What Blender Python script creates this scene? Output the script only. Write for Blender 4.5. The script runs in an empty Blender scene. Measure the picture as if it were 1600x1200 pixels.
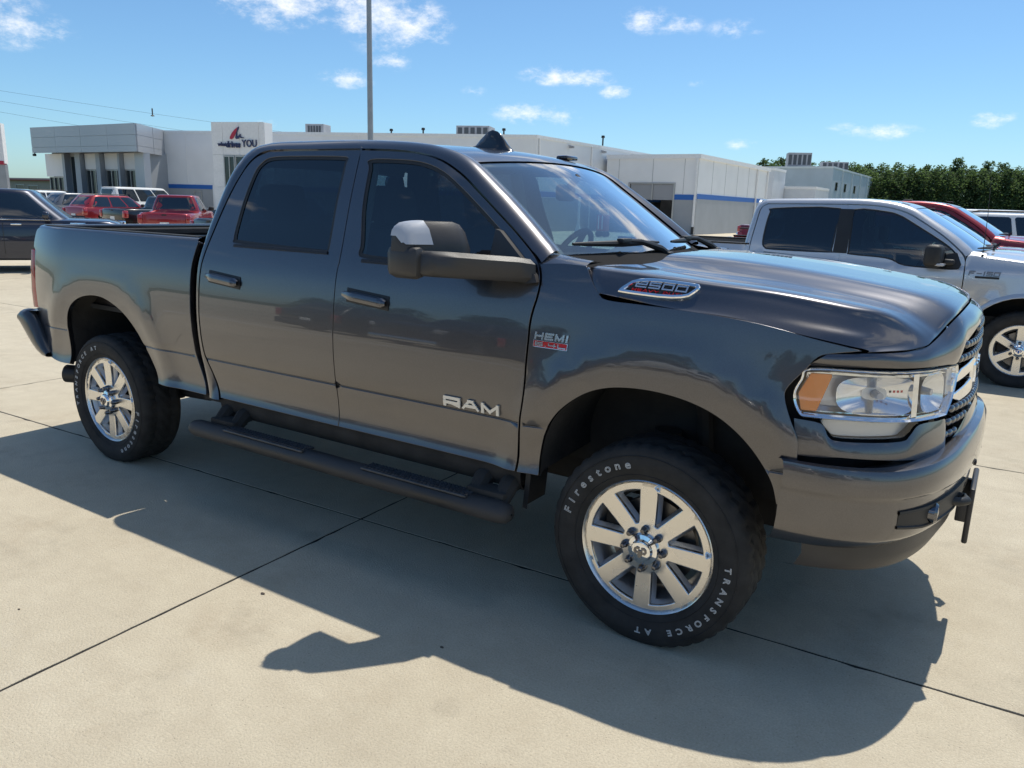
import bpy, bmesh, math, random
from mathutils import Vector, Matrix
from mathutils.geometry import delaunay_2d_cdt
random.seed(7)
R = math.radians
SC = bpy.context.scene
COL = SC.collection

# ------------------------------------------------------------------ camera
cam_data = bpy.data.cameras.new("camera")
cam = bpy.data.objects.new("camera", cam_data)
COL.objects.link(cam)
CAM = Vector((1.0787, -3.6947, 1.7314))
yaw, pitch, roll = R(-32.486), R(-13.046), R(1.717)
fw = Vector((math.sin(yaw)*math.cos(pitch), math.cos(yaw)*math.cos(pitch), math.sin(pitch)))
rt = Vector((math.cos(yaw), -math.sin(yaw), 0.0))
up = rt.cross(fw)
rt2 = rt*math.cos(roll) + up*math.sin(roll)
up2 = -rt*math.sin(roll) + up*math.cos(roll)
mw = Matrix((rt2, up2, -fw)).transposed().to_4x4()
mw.translation = CAM
cam.matrix_world = mw
cam_data.sensor_width = 36.0
cam_data.sensor_fit = 'HORIZONTAL'
cam_data.lens = 36.0*1209.43/1600.0
cam_data.clip_start = 0.05
cam_data.clip_end = 3000.0
SC.camera = cam

# ------------------------------------------------------------------ sky, sun, exposure
SUN_DIR = Vector((0.047, 0.42, 1.0)).normalized()
SUN_EL = math.asin(SUN_DIR.z)
SUN_ROT = math.atan2(SUN_DIR.x, SUN_DIR.y)
world = bpy.data.worlds.new("World")
SC.world = world
world.use_nodes = True
wn, wl = world.node_tree.nodes, world.node_tree.links
wn.clear()
w_out = wn.new("ShaderNodeOutputWorld")
w_sky = wn.new("ShaderNodeTexSky")
w_sky.sky_type = 'NISHITA'
w_sky.sun_disc = False
w_sky.sun_elevation = SUN_EL
w_sky.sun_rotation = SUN_ROT
w_sky.altitude = 200.0
w_sky.air_density = 0.9
w_sky.dust_density = 0.7
w_sky.ozone_density = 4.0
w_bg = wn.new("ShaderNodeBackground")
w_bg.inputs[1].default_value = 0.124
w_tint = wn.new("ShaderNodeMix"); w_tint.data_type = 'RGBA'; w_tint.blend_type = 'MULTIPLY'; w_tint.inputs[0].default_value = 1.0
w_tint.inputs[7].default_value = (.655, .85, .92, 1)
wl.new(w_sky.outputs[0], w_tint.inputs[6]); wl.new(w_tint.outputs[2], w_bg.inputs[0])
w_cl = wn.new("ShaderNodeBackground")
w_cl.inputs[0].default_value = (1.0, 0.985, 0.97, 1)
w_cl.inputs[1].default_value = 0.98
w_mix = wn.new("ShaderNodeMixShader")
w_tc = wn.new("ShaderNodeTexCoord")


def wmath(op, a, b=None, clamp=False):
    n = wn.new("ShaderNodeMath"); n.operation = op; n.use_clamp = clamp
    for i, v in enumerate((a, b)):
        if v is None: continue
        if isinstance(v, (int, float)): n.inputs[i].default_value = v
        else: wl.new(v, n.inputs[i])
    return n.outputs[0]


# turbulence in direction space breaks the cloud outlines up
w_no = wn.new("ShaderNodeTexNoise"); w_no.inputs["Scale"].default_value = 30.0
w_no.inputs["Detail"].default_value = 9.0; w_no.inputs["Roughness"].default_value = 0.68
w_map = wn.new("ShaderNodeMapping"); w_map.inputs["Scale"].default_value = (1, 1, 1.9)
wl.new(w_tc.outputs["Generated"], w_map.inputs[0]); wl.new(w_map.outputs[0], w_no.inputs["Vector"])
w_nf = wmath('MULTIPLY', wmath('SUBTRACT', w_no.outputs["Fac"], 0.5), 4.6)
# direction, half width, half height (radians), strength
CLOUDS = [((-.7339, .6474, .2200), .075, .030, 1.05), ((-.6937, .6869, .2260), .055, .022, .95), ((-.649, .7336, .2014), .060, .030, 1.1), ((-.6211, .7577, .2001), .035, .022, .95),
          ((-.6541, .7391, .161), .025, .012, .62), ((-.8864, .4328, .1645), .040, .022, .95), ((-.8743, .4576, .1621), .030, .012, .6), ((-.6936, .7069, .1388), .030, .010, .85),
          ((-.5191, .8478, .1084), .050, .011, .95), ((-.4957, .8618, .1076), .022, .012, .8), ((-.4944, .8558, .1521), .042, .011, .85), ((-.461, .8746, .150), .032, .009, .8),
          ((-.4306, .8925, .1342), .022, .008, .8), ((-.399, .8922, .2116), .030, .014, .85), ((-.3657, .9073, .2074), .030, .011, .55), ((-.3054, .9306, .2018), .034, .011, .5),
          ((-.1751, .9801, .0936), .030, .007, .7), ((-.1392, .9861, .0912), .038, .009, .55), ((-.0401, .994, .1018), .022, .008, .85), ((-.2928, .953, .0773), .020, .006, .6),
          ((-.5796, .8042, .1315), .016, .006, .45), ((-.7598, .6449, .0828), .016, .007, .7), ((-.3446, .9274, .1452), .012, .005, .35)]
acc = None
for dv, a, b, s in CLOUDS:
    d = Vector(dv).normalized()
    t1 = Vector((0, 0, 1)).cross(d).normalized(); t2 = d.cross(t1)
    sq = []
    for t, h in ((t1, a*1.35), (t2, b*1.45)):
        n = wn.new("ShaderNodeVectorMath"); n.operation = 'DOT_PRODUCT'
        wl.new(w_tc.outputs["Generated"], n.inputs[0]); n.inputs[1].default_value = t/h
        sq.append(wmath('POWER', n.outputs["Value"], 2.0))
    n = wn.new("ShaderNodeVectorMath"); n.operation = 'DOT_PRODUCT'
    wl.new(w_tc.outputs["Generated"], n.inputs[0]); n.inputs[1].default_value = d
    front = wmath('GREATER_THAN', n.outputs["Value"], 0.0)
    fall = wmath('MULTIPLY', wmath('SUBTRACT', 1.0, wmath('SQRT', wmath('ADD', sq[0], sq[1])), True), 1.5*s)
    v = wmath('MULTIPLY', fall, front)
    acc = v if acc is None else wmath('MAXIMUM', acc, v)
raw = wmath('ADD', acc, wmath('MULTIPLY', w_nf, wmath('MINIMUM', wmath('MULTIPLY', acc, 2.2), 1.0)))
w_ramp = wn.new("ShaderNodeMapRange"); w_ramp.interpolation_type = 'SMOOTHSTEP'
w_ramp.inputs[1].default_value = 0.12; w_ramp.inputs[2].default_value = 2.3
w_ramp.inputs[3].default_value = 0.0; w_ramp.inputs[4].default_value = 0.88
wl.new(raw, w_ramp.inputs[0])
# unseen broken cumulus added overhead for fill light in the shade, drawn larger
w_sep = wn.new("ShaderNodeSeparateXYZ"); wl.new(w_tc.outputs["Generated"], w_sep.inputs[0])
w_den = wmath('ADD', wmath('MAXIMUM', w_sep.outputs[2], 0.0), 0.12)
w_cmb = wn.new("ShaderNodeCombineXYZ")
wl.new(wmath('DIVIDE', w_sep.outputs[0], w_den), w_cmb.inputs[0]); wl.new(wmath('DIVIDE', w_sep.outputs[1], w_den), w_cmb.inputs[1]); w_cmb.inputs[2].default_value = 3.7
w_n2 = wn.new("ShaderNodeTexNoise"); w_n2.inputs["Scale"].default_value = 2.3; w_n2.inputs["Detail"].default_value = 8.0; w_n2.inputs["Roughness"].default_value = 0.58
wl.new(w_cmb.outputs[0], w_n2.inputs["Vector"])
w_r2 = wn.new("ShaderNodeMapRange"); w_r2.interpolation_type = 'SMOOTHSTEP'; w_r2.inputs[1].default_value = 0.545; w_r2.inputs[2].default_value = 0.70
wl.new(w_n2.outputs["Fac"], w_r2.inputs[0])
w_el = wn.new("ShaderNodeMapRange"); w_el.inputs[1].default_value = 0.25; w_el.inputs[2].default_value = 0.36; wl.new(w_sep.outputs[2], w_el.inputs[0])
w_over = wmath('MULTIPLY', wmath('MULTIPLY', w_r2.outputs[0], w_el.outputs[0]), 0.9)
w_all = wmath('MAXIMUM', w_ramp.outputs[0], w_over)
wl.new(w_all, w_mix.inputs[0])
wl.new(w_bg.outputs[0], w_mix.inputs[1]); wl.new(w_cl.outputs[0], w_mix.inputs[2])
wl.new(w_mix.outputs[0], w_out.inputs[0])

sun_d = bpy.data.lights.new("sun", 'SUN')
sun_d.energy = 3.7
sun_d.angle = R(0.53)
sun_d.color = (1.0, 0.945, 0.84)
sun = bpy.data.objects.new("sun", sun_d)
COL.objects.link(sun)
sun.rotation_euler = SUN_DIR.to_track_quat('Z', 'Y').to_euler()
sun.location = (0, 0, 60)

SC.view_settings.view_transform = 'Standard'
SC.view_settings.look = 'None'
SC.view_settings.gamma = 1.0
SC.view_settings.use_curve_mapping = False
SC.view_settings.exposure = 0.34
SC.render.engine = 'CYCLES'
SC.cycles.max_bounces = 10
SC.cycles.transparent_max_bounces = 16
SC.cycles.caustics_reflective = False
SC.cycles.caustics_refractive = False
SC.cycles.sample_clamp_indirect = 6.0

# ------------------------------------------------------------------ materials
MATS = {}


def nodes_of(name):
    m = bpy.data.materials.new(name); m.use_nodes = True
    return m, m.node_tree.nodes, m.node_tree.links, m.node_tree.nodes["Principled BSDF"]


def setp(b, **k):
    for n, v in k.items():
        key = {'color': 'Base Color', 'rough': 'Roughness', 'metal': 'Metallic', 'coat': 'Coat Weight', 'coat_rough': 'Coat Roughness',
               'spec': 'Specular IOR Level', 'ior': 'IOR', 'emit': 'Emission Color', 'emit_s': 'Emission Strength', 'alpha': 'Alpha', 'trans': 'Transmission Weight'}[n]
        if n in ('color', 'emit'): v = (v[0], v[1], v[2], 1)
        b.inputs[key].default_value = v


def mat(name, color, rough=.5, metal=0., noise=0., nscale=8., bump=0., bscale=60., rvar=0., **k):
    """principled material with object-space colour noise, roughness wear and fine bump"""
    if name in MATS: return MATS[name]
    m, N, L, b = nodes_of(name)
    setp(b, color=color, rough=rough, metal=metal, **k)
    tc = N.new("ShaderNodeTexCoord")
    if noise or rvar:
        t = N.new("ShaderNodeTexNoise"); t.inputs["Scale"].default_value = nscale; t.inputs["Detail"].default_value = 5
        L.new(tc.outputs["Object"], t.inputs["Vector"])
    if noise:
        mp = N.new("ShaderNodeMapRange"); mp.inputs[1].default_value = .3; mp.inputs[2].default_value = .7
        mp.inputs[3].default_value = 1-noise; mp.inputs[4].default_value = 1+noise
        L.new(t.outputs["Fac"], mp.inputs[0])
        hs = N.new("ShaderNodeHueSaturation"); hs.inputs["Color"].default_value = (*color, 1)
        L.new(mp.outputs[0], hs.inputs["Value"]); L.new(hs.outputs[0], b.inputs["Base Color"])
    if rvar:
        mr = N.new("ShaderNodeMapRange"); mr.inputs[1].default_value = .3; mr.inputs[2].default_value = .7
        mr.inputs[3].default_value = max(0, rough-rvar); mr.inputs[4].default_value = min(1, rough+rvar)
        L.new(t.outputs["Fac"], mr.inputs[0]); L.new(mr.outputs[0], b.inputs["Roughness"])
    if bump:
        t2 = N.new("ShaderNodeTexNoise"); t2.inputs["Scale"].default_value = bscale; t2.inputs["Detail"].default_value = 4
        L.new(tc.outputs["Object"], t2.inputs["Vector"])
        bp = N.new("ShaderNodeBump"); bp.inputs["Strength"].default_value = bump; bp.inputs["Distance"].default_value = .01
        L.new(t2.outputs["Fac"], bp.inputs["Height"]); L.new(bp.outputs[0], b.inputs["Normal"])
    MATS[name] = m
    return m


def paint(name, color, metal=.55, rough=.38, flake=.10, coat=1.0, dust=0.0):
    """automotive paint: flaked metallic base under a clear coat, with a film of dust low on the sides"""
    if name in MATS: return MATS[name]
    m, N, L, b = nodes_of(name)
    setp(b, color=color, rough=rough, metal=metal, coat=coat, coat_rough=.012)
    b.inputs['Coat IOR'].default_value = 1.55
    tc = N.new("ShaderNodeTexCoord")
    v = N.new("ShaderNodeTexVoronoi"); v.inputs["Scale"].default_value = 900
    L.new(tc.outputs["Object"], v.inputs["Vector"])
    mp = N.new("ShaderNodeMapRange"); mp.inputs[3].default_value = 1-flake; mp.inputs[4].default_value = 1+flake
    sx = N.new("ShaderNodeSeparateColor"); L.new(v.outputs["Color"], sx.inputs[0]); L.new(sx.outputs[0], mp.inputs[0])
    hs = N.new("ShaderNodeHueSaturation"); hs.inputs["Color"].default_value = (*color, 1); L.new(mp.outputs[0], hs.inputs["Value"])
    col = hs.outputs[0]
    if dust:
        ge = N.new("ShaderNodeNewGeometry"); sp = N.new("ShaderNodeSeparateXYZ"); L.new(tc.outputs["Object"], sp.inputs[0])
        n1 = N.new("ShaderNodeTexNoise"); n1.inputs["Scale"].default_value = 5; n1.inputs["Detail"].default_value = 9; n1.inputs["Roughness"].default_value = .7
        L.new(tc.outputs["Object"], n1.inputs["Vector"])
        lo = N.new("ShaderNodeMapRange"); lo.inputs[1].default_value = .98; lo.inputs[2].default_value = .50; lo.inputs[3].default_value = 0; lo.inputs[4].default_value = 1
        L.new(sp.outputs[2], lo.inputs[0])
        mu = N.new("ShaderNodeMath"); mu.operation = 'MULTIPLY'; L.new(lo.outputs[0], mu.inputs[0]); L.new(n1.outputs["Fac"], mu.inputs[1])
        m2 = N.new("ShaderNodeMath"); m2.operation = 'MULTIPLY'; m2.inputs[1].default_value = dust; m2.use_clamp = True; L.new(mu.outputs[0], m2.inputs[0])
        mx = N.new("ShaderNodeMix"); mx.data_type = 'RGBA'
        L.new(m2.outputs[0], mx.inputs[0]); L.new(col, mx.inputs[6]); mx.inputs[7].default_value = (.30, .26, .21, 1)
        col = mx.outputs[2]
        cr = N.new("ShaderNodeMapRange"); cr.inputs[3].default_value = .012; cr.inputs[4].default_value = .22; L.new(m2.outputs[0], cr.inputs[0])
        L.new(cr.outputs[0], b.inputs['Coat Roughness'])
    L.new(col, b.inputs["Base Color"])
    MATS[name] = m
    return m


def glass(name, tint=(.5, .6, .65), refl=1.0, rough=0.0):
    """thin pane: tinted see-through mixed with a Schlick reflection"""
    if name in MATS: return MATS[name]
    m, N, L, b = nodes_of(name)
    N.remove(b); out = N["Material Output"]
    tr = N.new("ShaderNodeBsdfTransparent"); tr.inputs[0].default_value = (*tint, 1)
    gl = N.new("ShaderNodeBsdfGlossy"); gl.inputs["Roughness"].default_value = rough; gl.inputs[0].default_value = (1, 1, 1, 1)
    lw = N.new("ShaderNodeLayerWeight"); lw.inputs[0].default_value = .5
    p = N.new("ShaderNodeMath"); p.operation = 'POWER'; p.inputs[1].default_value = 5; L.new(lw.outputs["Facing"], p.inputs[0])
    a = N.new("ShaderNodeMath"); a.operation = 'MULTIPLY_ADD'; a.inputs[1].default_value = .94*refl; a.inputs[2].default_value = .06*refl; a.use_clamp = True
    L.new(p.outputs[0], a.inputs[0])
    mx = N.new("ShaderNodeMixShader"); L.new(a.outputs[0], mx.inputs[0]); L.new(tr.outputs[0], mx.inputs[1]); L.new(gl.outputs[0], mx.inputs[2])
    L.new(mx.outputs[0], out.inputs[0])
    MATS[name] = m
    return m


# ------------------------------------------------------------------ scene helpers
def tag(o, label=None, cat=None, group=None, kind=None):
    if label: o['label'] = label
    if cat: o['category'] = cat
    if group: o['group'] = group
    if kind: o['kind'] = kind
    return o


def link(o, parent=None):
    COL.objects.link(o)
    if parent is not None: o.parent = parent
    return o


def empty(name, loc=(0, 0, 0), rz=0.0, label=None, cat=None, group=None):
    o = bpy.data.objects.new(name, None); o.empty_display_size = .2
    COL.objects.link(o); o.location = loc; o.rotation_euler = (0, 0, rz)
    return tag(o, label, cat, group)


def copy_tree(o, parent=None):
    c = o.copy(); COL.objects.link(c)
    if parent is not None: c.parent = parent
    for ch in list(o.children): copy_tree(ch, c)
    return c


class MB:
    """collects geometry and links it as ONE mesh object"""
    def __init__(s): s.v, s.f, s.m, s.mi = [], [], [], 0

    def add(s, vs, fs):
        o = len(s.v); s.v += [tuple(v) for v in vs]; s.f += [tuple(i+o for i in f) for f in fs]; s.m += [s.mi]*len(fs)
        return s

    def box(s, c, d, rot=None):
        x, y, z = d[0]/2, d[1]/2, d[2]/2
        vs = [Vector((a*x, b*y, e*z)) for a in (-1, 1) for b in (-1, 1) for e in (-1, 1)]
        if rot is not None: vs = [rot @ v for v in vs]
        c = Vector(c)
        return s.add([v+c for v in vs], [(0, 1, 3, 2), (4, 6, 7, 5), (0, 4, 5, 1), (2, 3, 7, 6), (0, 2, 6, 4), (1, 5, 7, 3)])

    def rbox(s, c, d, r=.01, rot=None, seg=2):
        bm = bmesh.new(); bmesh.ops.create_cube(bm, size=1.0)
        bmesh.ops.scale(bm, vec=d, verts=bm.verts)
        bmesh.ops.bevel(bm, geom=bm.edges[:], offset=r, segments=seg, affect='EDGES', profile=.5)
        c = Vector(c); bm.verts.index_update()
        vs = [(rot @ v.co if rot is not None else v.co)+c for v in bm.verts]
        fs = [[v.index for v in f.verts] for f in bm.faces]; bm.free()
        return s.add(vs, fs)

    def tube(s, pts, r, n=10, cap=True):
        pts = [Vector(p) for p in pts]; rs = r if isinstance(r, (list, tuple)) else [r]*len(pts)
        vs, fs = [], []; pn = None
        for i, p in enumerate(pts):
            t = (pts[min(i+1, len(pts)-1)]-pts[max(i-1, 0)]).normalized()
            if pn is None: a = t.orthogonal().normalized()
            else: a = (pn - t*pn.dot(t)).normalized()
            pn = a; b = t.cross(a)
            for k in range(n):
                q = 2*math.pi*k/n; vs.append(p+(a*math.cos(q)+b*math.sin(q))*rs[i])
        for i in range(len(pts)-1):
            for k in range(n):
                k2 = (k+1) % n; fs.append((i*n+k, i*n+k2, (i+1)*n+k2, (i+1)*n+k))
        if cap: fs.append(tuple(range(n))[::-1]); fs.append(tuple((len(pts)-1)*n+k for k in range(n)))
        return s.add(vs, fs)

    def lathe(s, prof, n=32, axis='Z', c=(0, 0, 0), mod=None, closed=False):
        """prof: (radius, height) list"""
        vs, fs = [], []; m = len(prof)
        for k in range(n):
            a = 2*math.pi*k/n
            for j, (r, h) in enumerate(prof):
                if mod: r = mod(r, h, k, j)
                x, y = r*math.cos(a), r*math.sin(a)
                vs.append((x+c[0], y+c[1], h+c[2]) if axis == 'Z' else (x+c[0], h+c[1], y+c[2]) if axis == 'Y' else (h+c[0], x+c[1], y+c[2]))
        for k in range(n):
            k2 = (k+1) % n
            for j in range(m-1 if not closed else m):
                j2 = (j+1) % m
                f = (k*m+j, k2*m+j, k2*m+j2, k*m+j2)
                fs.append(f if axis != 'Y' else f[::-1])
        return s.add(vs, fs)

    def prism(s, poly, h0, h1, fn):
        """poly: 2D points; fn(u,v,h)->3D"""
        n = len(poly)
        vs = [fn(u, v, h0) for u, v in poly]+[fn(u, v, h1) for u, v in poly]
        fs = [tuple(range(n))[::-1], tuple(range(n, 2*n))]+[(i, (i+1) % n, n+(i+1) % n, n+i) for i in range(n)]
        return s.add(vs, fs)

    def grid(s, rows, closed=False):
        n = len(rows[0]); vs = [p for r in rows for p in r]; fs = []
        for i in range(len(rows)-1):
            for j in range(n if closed else n-1):
                j2 = (j+1) % n; fs.append((i*n+j, i*n+j2, (i+1)*n+j2, (i+1)*n+j))
        return s.add(vs, fs)

    def build(s, name, mats, parent=None, smooth=None, fix=True):
        me = bpy.data.meshes.new(name); me.from_pydata(s.v, [], s.f)
        for m in (mats if isinstance(mats, (list, tuple)) else [mats]): me.materials.append(m)
        if isinstance(mats, (list, tuple)) and len(mats) > 1: me.polygons.foreach_set("material_index", s.m)
        if fix:
            bm = bmesh.new(); bm.from_mesh(me); bmesh.ops.recalc_face_normals(bm, faces=bm.faces); bm.to_mesh(me); bm.free()
        if smooth is not None:
            me.polygons.foreach_set("use_smooth", [True]*len(me.polygons)); me.set_sharp_from_angle(angle=R(smooth))
        me.update()
        return link(bpy.data.objects.new(name, me), parent)


def chaikin(P, it=2, closed=True):
    for _ in range(it):
        Q = []; n = len(P)
        for i in range(n if closed else n-1):
            a, b = P[i], P[(i+1) % n]
            Q.append(tuple(.75*x+.25*y for x, y in zip(a, b))); Q.append(tuple(.25*x+.75*y for x, y in zip(a, b)))
        P = Q if closed else [P[0]]+Q+[P[-1]]
    return P


def crv(P, n=6, closed=False):
    """Catmull-Rom through points of any dimension; a point ending in 'c' is a corner"""
    C = [p[-1] == 'c' for p in P]; P = [tuple(float(x) for x in (p[:-1] if c else p)) for p, c in zip(P, C)]
    out = []; m = len(P)
    for i in range(m if closed else m-1):
        i0, i1, i2, i3 = (i-1) % m, i, (i+1) % m, (i+2) % m
        if not closed: i0, i3 = max(i-1, 0), min(i+2, m-1)
        p1, p2 = P[i1], P[i2]; p0 = p1 if C[i1] else P[i0]; p3 = p2 if C[i2] else P[i3]
        for k in range(n):
            t = k/n
            out.append(tuple(.5*(2*b+(-a+c)*t+(2*a-5*b+4*c-d)*t*t+(-a+3*b-3*c+d)*t**3) for a, b, c, d in zip(p0, p1, p2, p3)))
    if not closed: out.append(P[-1])
    return out


def inset(poly, d):
    """move a dense closed outline inwards by d"""
    n = len(poly); A = sum(poly[i][0]*poly[(i+1) % n][1]-poly[(i+1) % n][0]*poly[i][1] for i in range(n))
    sg = 1 if A > 0 else -1; out = []
    for i in range(n):
        a, b, c = poly[i-1], poly[i], poly[(i+1) % n]
        nx = ny = 0
        for p, q in ((a, b), (b, c)):
            dx, dy = q[0]-p[0], q[1]-p[1]; l = math.hypot(dx, dy) or 1
            nx += -dy/l*sg; ny += dx/l*sg
        l = math.hypot(nx, ny) or 1
        out.append((b[0]+nx/l*d, b[1]+ny/l*d))
    return out


def resample(poly, step, closed=True):
    out = []; n = len(poly)
    for i in range(n if closed else n-1):
        a, b = poly[i], poly[(i+1) % n]; l = math.dist(a, b)
        if l < 1e-6: continue
        k = max(1, int(math.ceil(l/step)))
        for j in range(k): out.append(tuple(x+(y-x)*j/k for x, y in zip(a, b)))
    if not closed: out.append(tuple(poly[-1]))
    return out


def decim(poly, dmin):
    out = [poly[0]]
    for p in poly[1:]:
        if math.dist(p, out[-1]) >= dmin: out.append(p)
    if math.dist(out[0], out[-1]) < dmin*.5: out.pop()
    return out


def in_poly(p, poly):
    x, y = p; r = False; n = len(poly); j = n-1
    for i in range(n):
        xi, yi = poly[i]; xj, yj = poly[j]
        if (yi > y) != (yj > y) and x < (xj-xi)*(y-yi)/(yj-yi)+xi: r = not r
        j = i
    return r


def panel(name, outline, S, mats, parent=None, holes=(), step=.07, edge=.03, flange=.025, rnd=.0025, rows=(), flip=1, off=0.0):
    """sheet of a surface S(u,v)->3D cut to an outline: rounded rim, inward flange, analytic normals.
    flip=-1 turns the outside over; rows: extra (u0,u1,v) lines the mesh must follow"""
    loops = [decim(resample(l, edge), .004) for l in [outline]+list(holes)]
    V, E = [], []
    for l in loops:
        o = len(V); V += [Vector(p) for p in l]; E += [(o+i, o+(i+1) % len(l)) for i in range(len(l))]
    nb = len(V)
    us = [p[0] for p in loops[0]]; vs = [p[1] for p in loops[0]]
    g = int((max(us)-min(us))/step)+1; h = int((max(vs)-min(vs))/step)+1

    def ok(p, cl):
        if not in_poly(p, loops[0]) or any(in_poly(p, l) for l in loops[1:]): return False
        return all((p[0]-q[0])**2+(p[1]-q[1])**2 > cl*cl for q in V[:nb])
    for i in range(g+1):
        for j in range(h+1):
            p = (min(us)+(i+.5*(j % 2))*step, min(vs)+j*step)
            if ok(p, step*.35) and all(abs(p[1]-rv) > .012 or not (r0 < p[0] < r1) for r0, r1, rv in rows): V.append(Vector(p))
    for r0, r1, rv in rows:
        k = int((r1-r0)/.05); last = None
        for i in range(k+1):
            p = (r0+(r1-r0)*i/k, rv)
            if ok(p, .0045):
                V.append(Vector(p))
                if last == i-1 and i: E.append((len(V)-2, len(V)-1))
                last = i
    V2, E2, F2, _, _, _ = delaunay_2d_cdt(V, E, [], 0, 1e-6)
    V2 = [(v.x, v.y) for v in V2]
    F = []
    for f in F2:
        c = (sum(V2[i][0] for i in f)/3, sum(V2[i][1] for i in f)/3)
        if in_poly(c, loops[0]) and not any(in_poly(c, l) for l in loops[1:]): F.append(tuple(f))
    e = 1e-3; P, Nn = [], []
    for u, v in V2:
        p = Vector(S(u, v)); du = Vector(S(u+e, v))-Vector(S(u-e, v)); dv = Vector(S(u, v+e))-Vector(S(u, v-e))
        n = du.cross(dv)
        if n.length < 1e-12: n = Vector((0, 0, 1))
        n = n.normalized()*flip; P.append(p+n*off); Nn.append(n)
    if flip < 0: F = [f[::-1] for f in F]
    # boundary edges oriented as in faces
    seen = {}
    for f in F:
        for k in range(3): seen[(f[k], f[(k+1) % 3])] = 1
    bd = [ed for ed in seen if (ed[1], ed[0]) not in seen]
    nxt = {}
    outw = {}
    for a, b in bd:
        t = (P[b]-P[a]).normalized()
        for i in (a, b):
            w = t.cross(Nn[i]); outw[i] = outw.get(i, Vector())+w
    verts, norms, faces = list(P), list(Nn), list(F)
    r1, r2, r3 = {}, {}, {}
    for i, w in outw.items():
        w = w.normalized() if w.length > 1e-9 else Vector((0, 0, 1)); n = Nn[i]
        r1[i] = len(verts); verts.append(P[i]+w*rnd*.7-n*rnd*.3); norms.append((n+w*.9).normalized())
        r2[i] = len(verts); verts.append(P[i]+w*rnd-n*rnd); norms.append(w)
        r3[i] = len(verts); verts.append(P[i]+w*rnd-n*flange); norms.append(w)
    for a, b in bd:
        for q0, q1 in ((None, r1), (r1, r2), (r2, r3)):
            faces.append((b, a, q1[a], q1[b]) if q0 is None else (q0[b], q0[a], q1[a], q1[b]))
    me = bpy.data.meshes.new(name); me.from_pydata(verts, [], faces)
    me.materials.append(mats); me.update()
    me.polygons.foreach_set("use_smooth", [True]*len(me.polygons))
    me.normals_split_custom_set_from_vertices(norms)
    return link(bpy.data.objects.new(name, me), parent)


def eqlen(A, n):
    """n points evenly spaced along a polyline"""
    A = [Vector(a) for a in A]; L = [0]
    for i in range(1, len(A)): L.append(L[-1]+(A[i]-A[i-1]).length)
    out = []; k = 0
    for j in range(n):
        t = L[-1]*j/(n-1)
        while k < len(L)-2 and L[k+1] < t: k += 1
        d = L[k+1]-L[k] or 1
        out.append(A[k].lerp(A[k+1], min(1, max(0, (t-L[k])/d))))
    return out


def strip(name, A, B, bulge, mats, parent=None, n=40, m=8, out=None, smooth=60, even=True):
    """loft between two space curves, bowed outwards; bulge in parts of the gap"""
    if even: A, B = eqlen(A, n), eqlen(B, n)
    else: A, B = [Vector(a) for a in A], [Vector(b) for b in B]; n = len(A)
    rows = []
    for i in range(n):
        a, b = A[i], B[i]; o = Vector(out(i/(n-1), a, b)).normalized() if callable(out) else Vector(out).normalized()
        g = b-a; o = (o-g*(o.dot(g)/max(g.length_squared, 1e-9))).normalized(); c = (a+b)*.5+o*bulge*g.length*2
        rows.append([a*(1-t)**2+c*2*t*(1-t)+b*t*t for t in (k/m for k in range(m+1))])
    return MB().grid(rows).build(name, mats, parent, smooth=smooth)


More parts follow.
